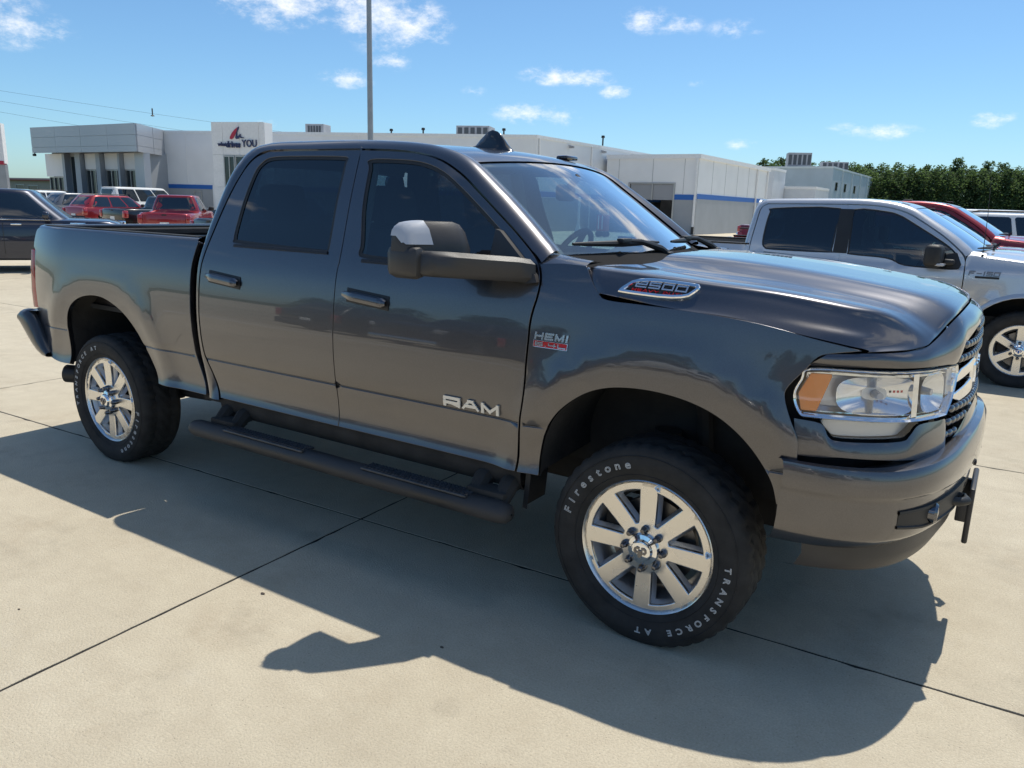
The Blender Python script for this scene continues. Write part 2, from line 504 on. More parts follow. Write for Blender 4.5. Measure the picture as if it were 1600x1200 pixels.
# block capitals: strokes on a 0..1 grid
GLY = {'R': [((0, 0), (0, 1)), ((0, 1), (1, 1)), ((1, 1), (1, .38)), ((1, .38), (0, .38)), ((.45, .38), (1, 0))], 'A': [((0, 0), (.38, 1)), ((.38, 1), (.62, 1)), ((.62, 1), (1, 0)), ((.17, .36), (.83, .36))],
       'M': [((0, 0), (0, 1)), ((0, 1), (.5, .12)), ((.5, .12), (1, 1)), ((1, 1), (1, 0))], 'H': [((0, 0), (0, 1)), ((1, 0), (1, 1)), ((0, .5), (1, .5))],
       'E': [((0, 0), (0, 1)), ((0, 1), (1, 1)), ((0, .5), (.85, .5)), ((0, 0), (1, 0))], 'I': [((.5, 0), (.5, 1))], 'V': [((0, 1), (.5, 0)), ((.5, 0), (1, 1))],
       'Y': [((0, 1), (.5, .5)), ((1, 1), (.5, .5)), ((.5, .5), (.5, 0))], 'D': [((0, 0), (0, 1)), ((0, 1), (.7, 1)), ((.7, 1), (1, .7)), ((1, .7), (1, .3)), ((1, .3), (.7, 0)), ((.7, 0), (0, 0))],
       'U': [((0, 1), (0, 0)), ((0, 0), (1, 0)), ((1, 0), (1, 1))], 'T': [((0, 1), (1, 1)), ((.5, 1), (.5, 0))], 'L': [((0, 1), (0, 0)), ((0, 0), (1, 0))], 'F': [((0, 0), (0, 1)), ((0, 1), (1, 1)), ((0, .5), (.8, .5))],
       '2': [((0, 1), (1, 1)), ((1, 1), (1, .5)), ((1, .5), (0, .5)), ((0, .5), (0, 0)), ((0, 0), (1, 0))], '5': [((1, 1), (0, 1)), ((0, 1), (0, .5)), ((0, .5), (1, .5)), ((1, .5), (1, 0)), ((1, 0), (0, 0))],
       '0': [((0, 0), (0, 1)), ((0, 1), (1, 1)), ((1, 1), (1, 0)), ((1, 0), (0, 0))], '6': [((1, 1), (0, 1)), ((0, 1), (0, 0)), ((0, 0), (1, 0)), ((1, 0), (1, .5)), ((1, .5), (0, .5))],
       '4': [((0, 1), (0, .4)), ((0, .4), (1, .4)), ((.8, 1), (.8, 0))], '1': [((.5, 0), (.5, 1)), ((.5, 1), (.2, .8))], '-': [((.1, .5), (.9, .5))], '.': [((.45, .0), (.55, .0))],
       'G': [((1, 1), (0, 1)), ((0, 1), (0, 0)), ((0, 0), (1, 0)), ((1, 0), (1, .5)), ((1, .5), (.5, .5))], 'C': [((1, 1), (0, 1)), ((0, 1), (0, 0)), ((0, 0), (1, 0))],
       'S': [((1, 1), (0, 1)), ((0, 1), (0, .5)), ((0, .5), (1, .5)), ((1, .5), (1, 0)), ((1, 0), (0, 0))], ' ': []}


def letters(mb, text, fn, u0, v0, w, h, gap, t, slant=0., depth=.006):
    """raised block letters; fn(u,v,height)->3D; returns end u"""
    u = u0; k = 0
    for ch in text:
        cw = w*(.35 if ch in 'I1.' else .6 if ch == ' ' else 1.0)
        for (x0, y0), (x1, y1) in GLY[ch]:
            tx, ty = t/2, t/2*1.0
            a = (u+tx+x0*(cw-t), v0+ty+y0*(h-t)); b = (u+tx+x1*(cw-t), v0+ty+y1*(h-t))
            dx, dy = b[0]-a[0], b[1]-a[1]; l = math.hypot(dx, dy) or 1; dx, dy = dx/l*t/2, dy/l*t/2
            a = (a[0]-dx*.98, a[1]-dy*.98); b = (b[0]+dx*.98, b[1]+dy*.98)
            q = [(a[0]+dy, a[1]-dx), (b[0]+dy, b[1]-dx), (b[0]-dy, b[1]+dx), (a[0]-dy, a[1]+dx)]
            q = [(min(max(p[0], u-.0005), u+cw+.0005), min(max(p[1], v0), v0+h)) for p in q]
            q = [(p[0]+(p[1]-v0)*slant, p[1]) for p in q]
            k += 1
            mb.prism(q, 0, depth+.00025*(k % 5), fn)
        u += cw+gap
    return u


def text_mesh(body, size, fill=True, depth=0.0, bevel=0.0, align='CENTER'):
    c = bpy.data.curves.new("lettering", 'FONT'); c.body = body; c.size = size; c.align_x = align
    c.extrude = depth; c.bevel_depth = bevel; c.resolution_u = 3; c.bevel_resolution = 1
    if not fill: c.fill_mode = 'NONE'
    o = bpy.data.objects.new("lettering", c); COL.objects.link(o)
    dg = bpy.context.evaluated_depsgraph_get(); dg.update()
    me = bpy.data.meshes.new_from_object(o.evaluated_get(dg))
    bpy.data.objects.remove(o); bpy.data.curves.remove(c)
    vs = [v.co.copy() for v in me.vertices]; fs = [tuple(p.vertices) for p in me.polygons]
    bpy.data.meshes.remove(me)
    return vs, fs
# ------------------------------------------------------------------ ground and parking lot


def concrete_mat():
    m, N, L, b = nodes_of("concrete")
    tc = N.new("ShaderNodeTexCoord"); oi = N.new("ShaderNodeObjectInfo")

    def noise(scale, det=6, ro=.6, vec=None):
        t = N.new("ShaderNodeTexNoise"); t.inputs["Scale"].default_value = scale; t.inputs["Detail"].default_value = det; t.inputs["Roughness"].default_value = ro
        L.new(vec or tc.outputs["Object"], t.inputs["Vector"]); return t.outputs["Fac"]

    def rng(v, a, c, d, e):
        n = N.new("ShaderNodeMapRange"); n.inputs[1].default_value = a; n.inputs[2].default_value = c; n.inputs[3].default_value = d; n.inputs[4].default_value = e
        L.new(v, n.inputs[0]); return n.outputs[0]

    def mixc(f, a, c, mode='MIX'):
        n = N.new("ShaderNodeMix"); n.data_type = 'RGBA'; n.blend_type = mode
        for i, v in ((0, f), (6, a), (7, c)):
            if isinstance(v, tuple): n.inputs[i].default_value = (*v, 1)
            elif isinstance(v, (int, float)): n.inputs[i].default_value = v
            else: L.new(v, n.inputs[i])
        return n.outputs[2]
    big = rng(noise(.55, 5, .62), .32, .68, 0, 1); mid = rng(noise(5.5, 7, .68), .3, .7, 0, 1); fine = rng(noise(120, 4, .7), .30, .70, 0, 1)
    c = mixc(big, (.53, .458, .337), (.69, .61, .465))
    c = mixc(rng(noise(1.7, 8, .72), .54, .70, 0, .62), c, (.38, .28, .18))           # rusty, sandy stains
    c = mixc(rng(noise(2.6, 8, .75), .58, .70, 0, .45), c, (.68, .63, .53))           # pale scuffed patches
    c = mixc(.45, c, mixc(mid, (.47, .41, .315), (.68, .62, .485)), 'MIX')
    c = mixc(rng(fine, .0, 1, .0, .60), c, (.33, .285, .205))
    c = mixc(rng(noise(.9, 9, .78), .54, .68, 0, .45), c, (.30, .262, .20))            # grey traffic film
    mp2 = N.new("ShaderNodeMapping"); mp2.inputs["Scale"].default_value = (.35, 3.2, 1); mp2.inputs["Rotation"].default_value = (0, 0, .12); L.new(tc.outputs["Object"], mp2.inputs[0])
    c = mixc(rng(noise(1.0, 7, .7, mp2.outputs[0]), .60, .74, 0, .30), c, (.25, .215, .165))   # long tyre streaks
    vd = N.new("ShaderNodeTexVoronoi"); vd.inputs["Scale"].default_value = 1.15; vd.inputs["Randomness"].default_value = 1.0; L.new(tc.outputs["Object"], vd.inputs["Vector"])
    sd_ = N.new("ShaderNodeSeparateColor"); L.new(vd.outputs["Color"], sd_.inputs[0])
    gd = N.new("ShaderNodeMath"); gd.operation = 'GREATER_THAN'; gd.inputs[1].default_value = .72; L.new(sd_.outputs[1], gd.inputs[0])
    dw = N.new("ShaderNodeMath"); dw.operation = 'MULTIPLY_ADD'; dw.inputs[1].default_value = .10; L.new(noise(14, 5, .7), dw.inputs[0]); L.new(vd.outputs["Distance"], dw.inputs[2])
    md = N.new("ShaderNodeMath"); md.operation = 'MULTIPLY'; L.new(rng(dw.outputs[0], .06, .15, .42, 0), md.inputs[0]); L.new(gd.outputs[0], md.inputs[1])
    c = mixc(md.outputs[0], c, (.17, .145, .115))                                      # drip spots
    # dark aggregate specks
    v = N.new("ShaderNodeTexVoronoi"); v.inputs["Scale"].default_value = 62; L.new(tc.outputs["Object"], v.inputs["Vector"])
    spk = rng(v.outputs["Distance"], .10, .17, 1, 0)
    sc = N.new("ShaderNodeSeparateColor"); L.new(v.outputs["Color"], sc.inputs[0])
    gate = N.new("ShaderNodeMath"); gate.operation = 'GREATER_THAN'; gate.inputs[1].default_value = .90; L.new(sc.outputs[0], gate.inputs[0])
    mu = N.new("ShaderNodeMath"); mu.operation = 'MULTIPLY'; L.new(spk, mu.inputs[0]); L.new(gate.outputs[0], mu.inputs[1])
    m3 = N.new("ShaderNodeMath"); m3.operation = 'MULTIPLY'; m3.inputs[1].default_value = .6; L.new(mu.outputs[0], m3.inputs[0])
    c = mixc(m3.outputs[0], c, (.12, .10, .085))
    hs = N.new("ShaderNodeHueSaturation"); L.new(c, hs.inputs["Color"]); L.new(rng(oi.outputs["Random"], 0, 1, .88, 1.07), hs.inputs["Value"])
    L.new(hs.outputs[0], b.inputs["Base Color"])
    # broom-finished surface: fine streaks across the slab
    mp = N.new("ShaderNodeMapping"); mp.inputs["Scale"].default_value = (210, 9, 60); L.new(tc.outputs["Object"], mp.inputs[0])
    st = noise(1.0, 4, .6, mp.outputs[0])
    ad = N.new("ShaderNodeMath"); ad.operation = 'MULTIPLY_ADD'; ad.inputs[1].default_value = .5; L.new(st, ad.inputs[0]); L.new(fine, ad.inputs[2])
    bp = N.new("ShaderNodeBump"); bp.inputs["Strength"].default_value = .8; bp.inputs["Distance"].default_value = .004
    L.new(ad.outputs[0], bp.inputs["Height"]); L.new(bp.outputs[0], b.inputs["Normal"])
    setp(b, rough=.86, spec=.3)
    MATS["concrete"] = m
    return m


CONC = concrete_mat()
GRASS = mat("grass", (.075, .095, .03), rough=.95, noise=.45, nscale=.9)
ASPH = mat("joint filler", (.016, .014, .012), rough=.9, noise=.3, nscale=30)
WHITE_LINE = mat("road paint", (.84, .84, .82), rough=.7, noise=.12, nscale=25)

g = MB(); g.add([(-1500, -1500, -.12), (1500, -1500, -.12), (1500, 1500, -.12), (-1500, 1500, -.12)], [(0, 1, 2, 3)])
tag(g.build("ground", GRASS), kind='structure')
# concrete beyond the slabs that can be told apart
far = MB()
SX, SY, SLX, SLY = 4.57, 3.23, .035, -.030
I0, I1, J0, J1 = -8, 3, -6, 13


def slab_pt(i, j):
    x = -1.779+SX*i; y = -.735+SY*j
    return (x+SLY*(y+.7), y+SLX*(x+1.78))


lot = None
p0, p1, p2, p3 = slab_pt(I0, J0), slab_pt(I1, J0), slab_pt(I1, J1), slab_pt(I0, J1)
far.add([(-75, -48, -.004), (40, -48, -.004), (40, 96, -.004), (-75, 96, -.004)]+[(x, y, -.004) for x, y in (p0, p1, p2, p3)],
        [(0, 1, 5, 4), (1, 2, 6, 5), (2, 3, 7, 6), (3, 0, 4, 7)])
tag(far.build("pavement", CONC), kind='structure')
lot = MB(); lot.add([(x, y, -.0032) for x, y in (p0, p1, p2, p3)], [(0, 1, 2, 3)])
lot = lot.build("parking_lot", ASPH); tag(lot, kind='structure')
_r = random.Random(3)
for i in range(I0, I1):
    for j in range(J0, J1):
        near = -3 <= i <= 1 and -2 <= j <= 1
        cs = [slab_pt(i, j), slab_pt(i+1, j), slab_pt(i+1, j+1), slab_pt(i, j+1)]
        poly = inset(cs, .0075 if near else .009)
        if near:
            poly = resample(poly, .07)
            cx = sum(p[0] for p in poly)/len(poly); cy = sum(p[1] for p in poly)/len(poly); q = []
            for x, y in poly:      # slightly spalled edges
                k = _r.uniform(0, .0035)+(_r.uniform(.004, .012) if _r.random() < .035 else 0)
                d = math.hypot(cx-x, cy-y); q.append((x+(cx-x)/d*k, y+(cy-y)/d*k))
            poly = q
        n = len(poly); b = .0012; inn = inset(poly, b)
        sm = MB(); z = _r.uniform(-.0004, .0004)
        sm.add([(x, y, -.033) for x, y in poly]+[(x, y, z-b) for x, y in poly]+[(x, y, z) for x, y in inn],
               [(a, (a+1) % n, n+(a+1) % n, n+a) for a in range(n)]+[(n+a, n+(a+1) % n, 2*n+(a+1) % n, 2*n+a) for a in range(n)]+[tuple(2*n+a for a in range(n))])
        sm.build("concrete_slab", CONC, lot, fix=False)
# painted bay lines on the lot behind the photographer, seen in the paintwork
for k in range(9):
    x = -13.2+k*2.75
    ln = MB(); ln.add([(x, -13.6, .006), (x+.1, -13.6, .006), (x+.1, -8.36, .006), (x, -8.36, .006)], [(0, 1, 2, 3)])
    tag(ln.build("bay_line", WHITE_LINE), kind='structure')
for (xa, ya), (xb, yb_), wd in (((-13.2, -8.34), (8.9, -8.34), .16), ((-14.5, -7.5), (9.0, -6.0), .17)):
    ln = MB(); ln.add([(xa, ya, .006), (xb, yb_, .006), (xb, yb_+wd, .006), (xa, ya+wd, .006)], [(0, 1, 2, 3)])
    tag(ln.build("bay_line", WHITE_LINE), kind='structure')

# ------------------------------------------------------------------ buildings
WALLW = mat("white metal wall", (.79, .80, .80), rough=.55, noise=.04, nscale=.7, spec=.3)
WALLB = mat("pale blue wall", (.60, .63, .66), rough=.6, noise=.06, nscale=.7, spec=.3)
WALLG = mat("grey lower wall", (.34, .36, .38), rough=.6, noise=.05, nscale=.8, spec=.3)
BLUE = mat("blue stripe", (.012, .12, .44), rough=.5)
TRIM = mat("white trim", (.80, .80, .79), rough=.5, noise=.05)
FASC = mat("silver composite panel", (.44, .46, .49), rough=.38, metal=.35, noise=.03, nscale=.4)
FASC2 = mat("grey pillar panel", (.36, .39, .43), rough=.45, metal=.2, noise=.04)
WGLASS = mat("building glass", (.012, .017, .02), rough=.04, spec=.7)
ALU = mat("window aluminium", (.42, .42, .41), rough=.4, metal=.6)
ROOF = mat("roof membrane", (.45, .45, .44), rough=.9, noise=.1)
HVACM = mat("rooftop unit metal", (.30, .31, .33), rough=.6, noise=.15, nscale=2)
DARK = mat("dark recess", (.012, .012, .013), rough=.8)
BLACKM = mat("black metal", (.02, .02, .02), rough=.5)


def wallfn(P, Q):
    P, Q = Vector(P), Vector(Q); t = (Q-P).normalized(); n = Vector((t.y, -t.x))
    return lambda s, z, d: Vector((P.x+t.x*s+n.x*d, P.y+t.y*s+n.y*d, z))


def wbox(mb, fn, s0, s1, z0, z1, d0, d1):
    vs = [fn(s, z, d) for s in (s0, s1) for z in (z0, z1) for d in (d0, d1)]
    return mb.add(vs, [(0, 1, 3, 2), (4, 6, 7, 5), (0, 4, 5, 1), (2, 3, 7, 6), (0, 2, 6, 4), (1, 5, 7, 3)])


def footprint(mb, pts, z0, z1):
    n = len(pts)
    return mb.add([(x, y, z0) for x, y in pts]+[(x, y, z1) for x, y in pts],
                  [(a, (a+1) % n, n+(a+1) % n, n+a) for a in range(n)]+[tuple(range(n, 2*n)), tuple(range(n))[::-1]])


def pieces(bld, fn, lst, mt, d0, d1, name):
    for s0, s1, z0, z1 in lst: wbox(MB(), fn, s0, s1, z0, z1, d0, d1).build(name, mt, bld)


def window(bld, fn, s0, s1, z0, z1, mull=1, proud=.05, fr=.07):
    """frame, mullions and a pane set into the wall face"""
    m = MB()
    for a in (s0, s1-fr): wbox(m, fn, a, a+fr, z0, z1, -.06, proud)
    for a in (z0, z1-fr): wbox(m, fn, s0+fr, s1-fr, a, a+fr, -.06, proud)
    for k in range(1, mull):
        c = s0+(s1-s0)*k/mull; wbox(m, fn, c-fr/2, c+fr/2, z0+fr, z1-fr, -.06, proud)
    w = m.build("window", ALU, bld)
    wbox(MB(), fn, s0+fr*.9, s1-fr*.9, z0+fr*.9, z1-fr*.9, -.03, .012).build("pane", WGLASS, w)
    return w


# long white building
bld = empty("commercial_building", (-40, 45, 0), label="long white commercial building with a blue stripe behind the dark pickup", cat="building")


def at_root(bld):      # children are written in world coordinates
    inv = Matrix.Translation(-bld.location)
    for o in bld.children: o.matrix_parent_inverse = inv


Lm, Mm = (-53.03, 31.22), (-26.31, 41.42)
Rm = (-25.75, 74.0); Bm = (-66, 66)
F1 = wallfn(Lm, Mm); F2 = wallfn(Mm, Rm)
m = MB(); footprint(m, [Lm, Mm, Rm, Bm], 0, 6.0); m.build("wall", WALLW, bld)
m = MB(); footprint(m, [inset_p for inset_p in inset([Lm, Mm, Rm, Bm], -.06)], 6.0, 6.2); m.build("parapet", TRIM, bld)
pieces(bld, F1, [(0, 4.95, .0, 2.18), (8.4, 28.61, .0, 2.18)], WALLG, .0, .03, "wall_base")
pieces(bld, F2, [(0, 32.5, .0, 2.25)], WALLG, .0, .03, "wall_base")
pieces(bld, F1, [(0, 4.95, 2.18, 2.46), (8.4, 28.6, 2.2, 2.5)], BLUE, .0, .045, "stripe")
pieces(bld, F2, [(0, 32.5, 2.3, 2.64)], BLUE, .0, .045, "stripe")
window(bld, F1, .30, 1.28, 3.78, 4.70, 1); window(bld, F1, 3.45, 4.10, 1.0, 2.05, 1, proud=.08); window(bld, F1, .62, 1.2, 1.0, 2.0, 1, proud=.08)
for s in (3.0, 9.5, 16.2, 22.8): pieces(bld, F1, [(s, s+.03, 2.5, 6.0)], TRIM, 0, .02, "wall_seam")
for s in (.25, 7.5, 14.5): pieces(bld, F2, [(s, s+.09, .1, 6.0)], TRIM, .03, .12, "downspout")
for s in (4.2, 9.1):
    m = MB(); m.rbox(F2(s, 5.75, .25), (.32, .22, .16), .03); m.tube([F2(s, 5.85, .02), F2(s, 5.85, .2)], .03); m.build("floodlight", HVACM, bld)
at_root(bld)

# taller sign tower at the entrance
tw = empty("sign_tower", (-42.5, 31.5, 0), label="white panelled entrance tower with a swoosh logo and blue lettering", cat="sign tower")
T1 = wallfn((-44.30, 30.07), (-40.55, 31.18))
m = MB()
for s0, s1 in ((.02, .83), (.85, 2.10), (2.12, 3.55), (3.57, 3.93)): wbox(m, T1, s0, s1, 4.36, 6.40, -.05, .0)
for s0, s1, z0, z1 in ((.02, .83, 3.32, 4.34), (.02, .83, 2.32, 3.30), (.02, .83, 0, 2.30), (3.2, 3.93, 0, 4.34)): wbox(m, T1, s0, s1, z0, z1, -.05, 0)
m.build("facade_panel", TRIM, tw)
m = MB(); wbox(m, T1, 0, 3.95, 0, 6.385, -.95, -.06); m.build("wall", WALLW, tw)
window(tw, T1, .86, 1.7, 1.2, 4.3, 2); window(tw, T1, 1.75, 3.15, 1.2, 4.3, 2)


def flat_text(name, body, size, fn, s, z, mt, parent, bold=0.0, sx=1.0):
    vs, fs = text_mesh(body, size, depth=.03, bevel=bold, align='LEFT')
    return MB().add([fn(s+v.x*sx, z+v.y, .06+v.z) for v in vs], fs).build(name, mt, parent, fix=False)


NAVY = mat("navy sign letters", (.025, .035, .11), rough=.4)
REDS = mat("red sign face", (.42, .02, .05), rough=.4)
flat_text("lettering", "what", .36, T1, .50, 4.90, NAVY, tw, .006, .92)
flat_text("lettering", "drives", .56, T1, 1.12, 4.82, NAVY, tw, .016, .80)
flat_text("lettering", "YOU", .64, T1, 2.32, 4.86, NAVY, tw, .004, .82)
sw = [(1.42, 5.36), (1.45, 5.50), (1.60, 5.72), (1.80, 5.92), (2.05, 6.08), (2.14, 6.10), (2.08, 5.98), (1.92, 5.76), (1.78, 5.55), (1.66, 5.38), (1.52, 5.33)]
MB().prism(sw, 0, .05, lambda u, v, h: T1(u, v, .01+h)).build("emblem", REDS, tw)
sw = [(2.06, 6.075), (2.15, 6.105), (2.09, 5.96), (2.0, 5.75), (1.98, 5.55), (2.06, 5.50), (2.15, 5.62), (2.25, 5.66), (2.24, 5.55), (2.30, 5.47), (2.46, 5.45), (2.44, 5.40), (2.26, 5.40), (2.17, 5.46), (2.06, 5.36), (1.90, 5.34), (1.84, 5.44), (1.90, 5.62), (1.98, 5.84)]
MB().prism(sw, 0, .06, lambda u, v, h: T1(u, v, .012+h)).build("emblem", NAVY, tw)
at_root(tw)

# showroom with silver fascia
sh = empty("showroom_building", (-56, 32, 0), label="showroom with a broad silver fascia over tall grey pillars and windows", cat="building")
Fl, Fc, Fs = (-61.4, 27.25), (-48.75, 27.6), (-52.3, 32.2)
fn1 = wallfn(Fl, Fc); fn2 = wallfn(Fc, Fs)
LF = 12.655
m = MB(); footprint(m, [Fl, Fc, Fs, (-64, 40)], 4.55, 6.2); m.build("canopy", FASC, sh)
for z0, z1 in ((4.42, 4.80), (4.82, 5.49), (5.51, 6.22)):
    for k in range(4):
        s0 = LF*k/4+.008; s1 = LF*(k+1)/4-.008
        wbox(MB(), fn1, s0, s1, z0, z1, 0, .05).build("fascia_panel", FASC, sh)
    for k in range(2):
        wbox(MB(), fn2, 2.9*k+.058, 2.9*(k+1)-.01, z0, z1, 0, .05).build("fascia_panel", FASC, sh)
RP, RQ = (-61.7, 28.75), (-48.2, 29.1); fr = wallfn(RP, RQ)
m = MB(); footprint(m, [RP, (-50.6, 29.04), (-52.0, 32.4), (-64, 40)], 0, 4.54); m.build("wall", WALLG, sh)
pieces(sh, fr, [(-.5, 2.1, 2.8, 4.45)], WALLW, 0, .25, "facade_panel")
pieces(sh, fr, [(4.5, 6.25, 3.34, 4.44), (6.95, 8.9, 3.34, 4.44), (9.25, 11.0, 3.34, 4.44)], WALLW, 0, .12, "facade_panel")
pieces(sh, fr, [(3.75, 4.40, 0, 4.44), (6.36, 6.86, 0, 4.44), (8.98, 9.20, 0, 4.44), (2.1, 2.42, 0, 4.44)], FASC2, 0, .45, "pillar")
pieces(sh, fr, [(11.05, 12.05, 0, 4.44)], FASC, 0, .5, "pillar")
window(sh, fr, -.45, 2.05, .4, 2.78, 4, proud=.1); window(sh, fr, 4.45, 6.25, .1, 3.32, 3, proud=.1); window(sh, fr, 6.95, 8.9, .1, 3.32, 3, proud=.1); window(sh, fr, 9.25, 11.0, .1, 3.32, 3, proud=.1)
window(sh, fr, 2.5, 3.7, .05, 4.3, 1, proud=.03)
m = MB(); m.rbox(fn1(.35, 4.28, .1), (.25, .18, .18), .03); m.tube([fn1(.35, 4.45, .05), fn1(.35, 4.3, .1)], .03); m.build("security_camera", BLACKM, sh)
at_root(sh)

# low service wing on the right
wg = empty("service_wing", (-22, 60, 0), label="low white service wing with a dark garage opening and blue stripe", cat="building")
A0, A1, A2 = (-25.72, 50.75), (-18.56, 50.75), (-18.56, 68.6)
a1 = wallfn(A0, A1); a2 = wallfn(A1, A2)
GX0, GX1, GZ = 1.99, 5.39, 3.5      # garage opening along the front wall
m = MB()
for s0, s1, z0, z1 in ((0, GX0, 0, 5.3), (GX0, GX1, GZ, 5.3), (GX1, 7.16, 0, 5.3)): wbox(m, a1, s0, s1, z0, z1, -.25, 0)
m.build("wall", WALLW, wg)
m = MB(); wbox(m, a2, .25, 17.85, 0, 5.3, -.25, 0); wbox(m, a1, -.0, 6.9, 0, 5.3, -17.8, -17.55); m.build("wall", WALLW, wg)
m = MB(); wbox(m, a1, -.05, 7.16, 5.302, 5.4, -17.9, 0); m.build("roof", ROOF, wg)
m = MB(); wbox(m, a1, -.02, 7.3, 5.25, 5.56, .0, .14); wbox(m, a2, .0, 18.0, 5.25, 5.56, .0, .14); m.build("gutter", TRIM, wg)
pieces(wg, a1, [(0, GX0-.1, 0, 2.42), (GX1+.1, 7.14, 0, 2.42)], WALLG, 0, .03, "wall_base")
pieces(wg, a2, [(.03, 17.8, 0, 2.5)], WALLG, 0, .03, "wall_base")
pieces(wg, a1, [(0, GX0-.1, 2.42, 2.78), (GX1+.1, 7.14, 2.42, 2.78)], BLUE, 0, .045, "stripe")
pieces(wg, a2, [(.05, 17.8, 2.5, 2.84)], BLUE, 0, .045, "stripe")
for fn, s in ((a1, 7.0), (a2, 14.2), (a2, 17.4)): pieces(wg, fn, [(s, s+.12, .3, 5.25)], TRIM, .045, .16, "downspout")
for s in (1.0, 3.7, 6.1): pieces(wg, a1, [(s, s+.025, 3.62 if 1.9 < s < 5.5 else 2.8, 5.25)], HVACM, 0, .012, "wall_seam")
for s in (3.0, 6.0, 9.0, 12.0): pieces(wg, a2, [(s, s+.03, 2.86, 5.25)], HVACM, 0, .012, "wall_seam")
pieces(wg, a1, [(6.98, 7.14, .05, .55)], BLACKM, .045, .18, "downspout_shoe")
dr = MB()
for a in (GX0-.12, GX1): wbox(dr, a1, a, a+.12, 0, GZ+.1, -.1, .06)
wbox(dr, a1, GX0, GX1, GZ, GZ+.1, -.1, .06); wbox(dr, a1, GX0+1.72, GX0+1.82, GZ-1.15, GZ, -.12, .04)
dr = dr.build("garage_door", ALU, wg)
for k in range(2):
    wbox(MB(), a1, GX0+.02+k*1.72, GX0+1.70+k*1.68, GZ-1.12, GZ-.02, -.10, -.03).build("door_panel", mat("raised door panel", (.30, .31, .33), rough=.5), dr)
m = MB(); wbox(m, a1, GX0-.3, GX1+.3, 0, .02, -9, -.26); m.build("floor", WALLG, wg)
m = MB(); wbox(m, a1, GX0-1.2, GX1+1.2, 0, 4.5, -9.2, -9.0); m.build("inner_wall", HVACM, wg)
at_root(wg)

# farther buildings
fb = empty("far_building", (-25, 125, 0), label="far pale grey block with narrow slit windows near the tree row", cat="building")
b1 = wallfn((-32, 107.7), (-20.8, 107.7)); b2 = wallfn((-20.8, 107.7), (-20.8, 143))
m = MB(); footprint(m, [(-32, 107.7), (-20.8, 107.7), (-20.8, 143), (-40, 143)], 0, 7.6); m.build("wall", WALLB, fb)
m = MB(); footprint(m, inset([(-32, 107.7), (-20.8, 107.7), (-20.8, 143), (-40, 143)], -.1), 7.6, 7.85); m.build("parapet", TRIM, fb)
for s in (2.2, 8.4, 15.8): window(fb, b2, s, s+1.6, 4.8, 5.95, 1)
for s in (6.4, 13.5, 20.6, 27.2): pieces(fb, b2, [(s, s+.22, 0, 7.6)], TRIM, 0, .14, "downspout")
at_root(fb)
lb = empty("annex_building", (-21, 90, 0), label="low pale annex with a stepped roof in front of the far block", cat="building")
m = MB(); footprint(m, [(-24.6, 88), (-18.55, 88), (-18.55, 95), (-24.6, 95)], 0, 4.35); m.build("wall", WALLB, lb)
m = MB(); footprint(m, inset([(-24.6, 88), (-18.55, 88), (-18.55, 95), (-24.6, 95)], -.08), 4.35, 4.62); m.build("parapet", TRIM, lb)
m = MB(); footprint(m, [(-28, 83), (-21.9, 83), (-21.9, 87.9), (-28, 87.9)], 0, 6.1); m.build("wall", WALLB, lb)
m = MB(); footprint(m, inset([(-28, 83), (-21.9, 83), (-21.9, 87.85), (-28, 87.85)], -.07), 6.1, 6.35); m.build("parapet", TRIM, lb)
lf = wallfn((-28, 83), (-21.9, 83))
window(lb, lf, 2.4, 2.95, 3.6, 5.4, 1); pieces(lb, lf, [(0, 6.1, 2.5, 2.85)], BLUE, 0, .05, "stripe")
at_root(lb)
fl = empty("flat_roofed_building", (-92, 45, 0), label="low tan building with a red roof edge beyond the parked cars", cat="building")
m = MB(); footprint(m, [(-100.5, 42.1), (-84, 42.5), (-84, 54), (-100.5, 54)], 0, 2.75); m.build("wall", mat("tan wall", (.36, .32, .27), rough=.8, noise=.1), fl)
m = MB(); footprint(m, [(-100.9, 41.8), (-83.7, 42.2), (-83.7, 54.2), (-100.9, 54.2)], 2.75, 2.88); m.build("roof_edge", mat("red roof edge", (.25, .05, .03), rough=.6), fl)
m = MB(); footprint(m, [(-100.6, 42.0), (-84, 42.4), (-84, 54), (-100.6, 54)], 2.882, 3.05); m.build("roof", mat("tan roof", (.40, .36, .31), rough=.9), fl)
ff = wallfn((-100.5, 42.1), (-84, 42.5))
window(fl, ff, 4.4, 6.2, 1.1, 2.35, 1); window(fl, ff, 7.0, 9.0, 1.1, 2.3, 1); window(fl, ff, 11.5, 13.4, 1.1, 2.3, 1)
at_root(fl)


def rooftop_unit(loc, size, label):
    r = empty("rooftop_unit", loc, R(21), label, "rooftop unit", "air handling units on the roofs")
    w, d, h = size
    MB().rbox((0, 0, h/2+.1), (w, d, h), .03).build("housing", HVACM, r)
    m = MB()
    for k in range(5): m.box((-w/2+.3+k*(w-.6)/4, -d/2-.012, h/2+.1), ((w-.6)/6, .03, h*.7))
    m.build("louvre", mat("dark louvre", (.06, .07, .08), rough=.6), r)
    for a in (-1, 1): MB().box((a*(w/2-.15), 0, .05), (.12, d, .1)).build("skid", BLACKM, r)


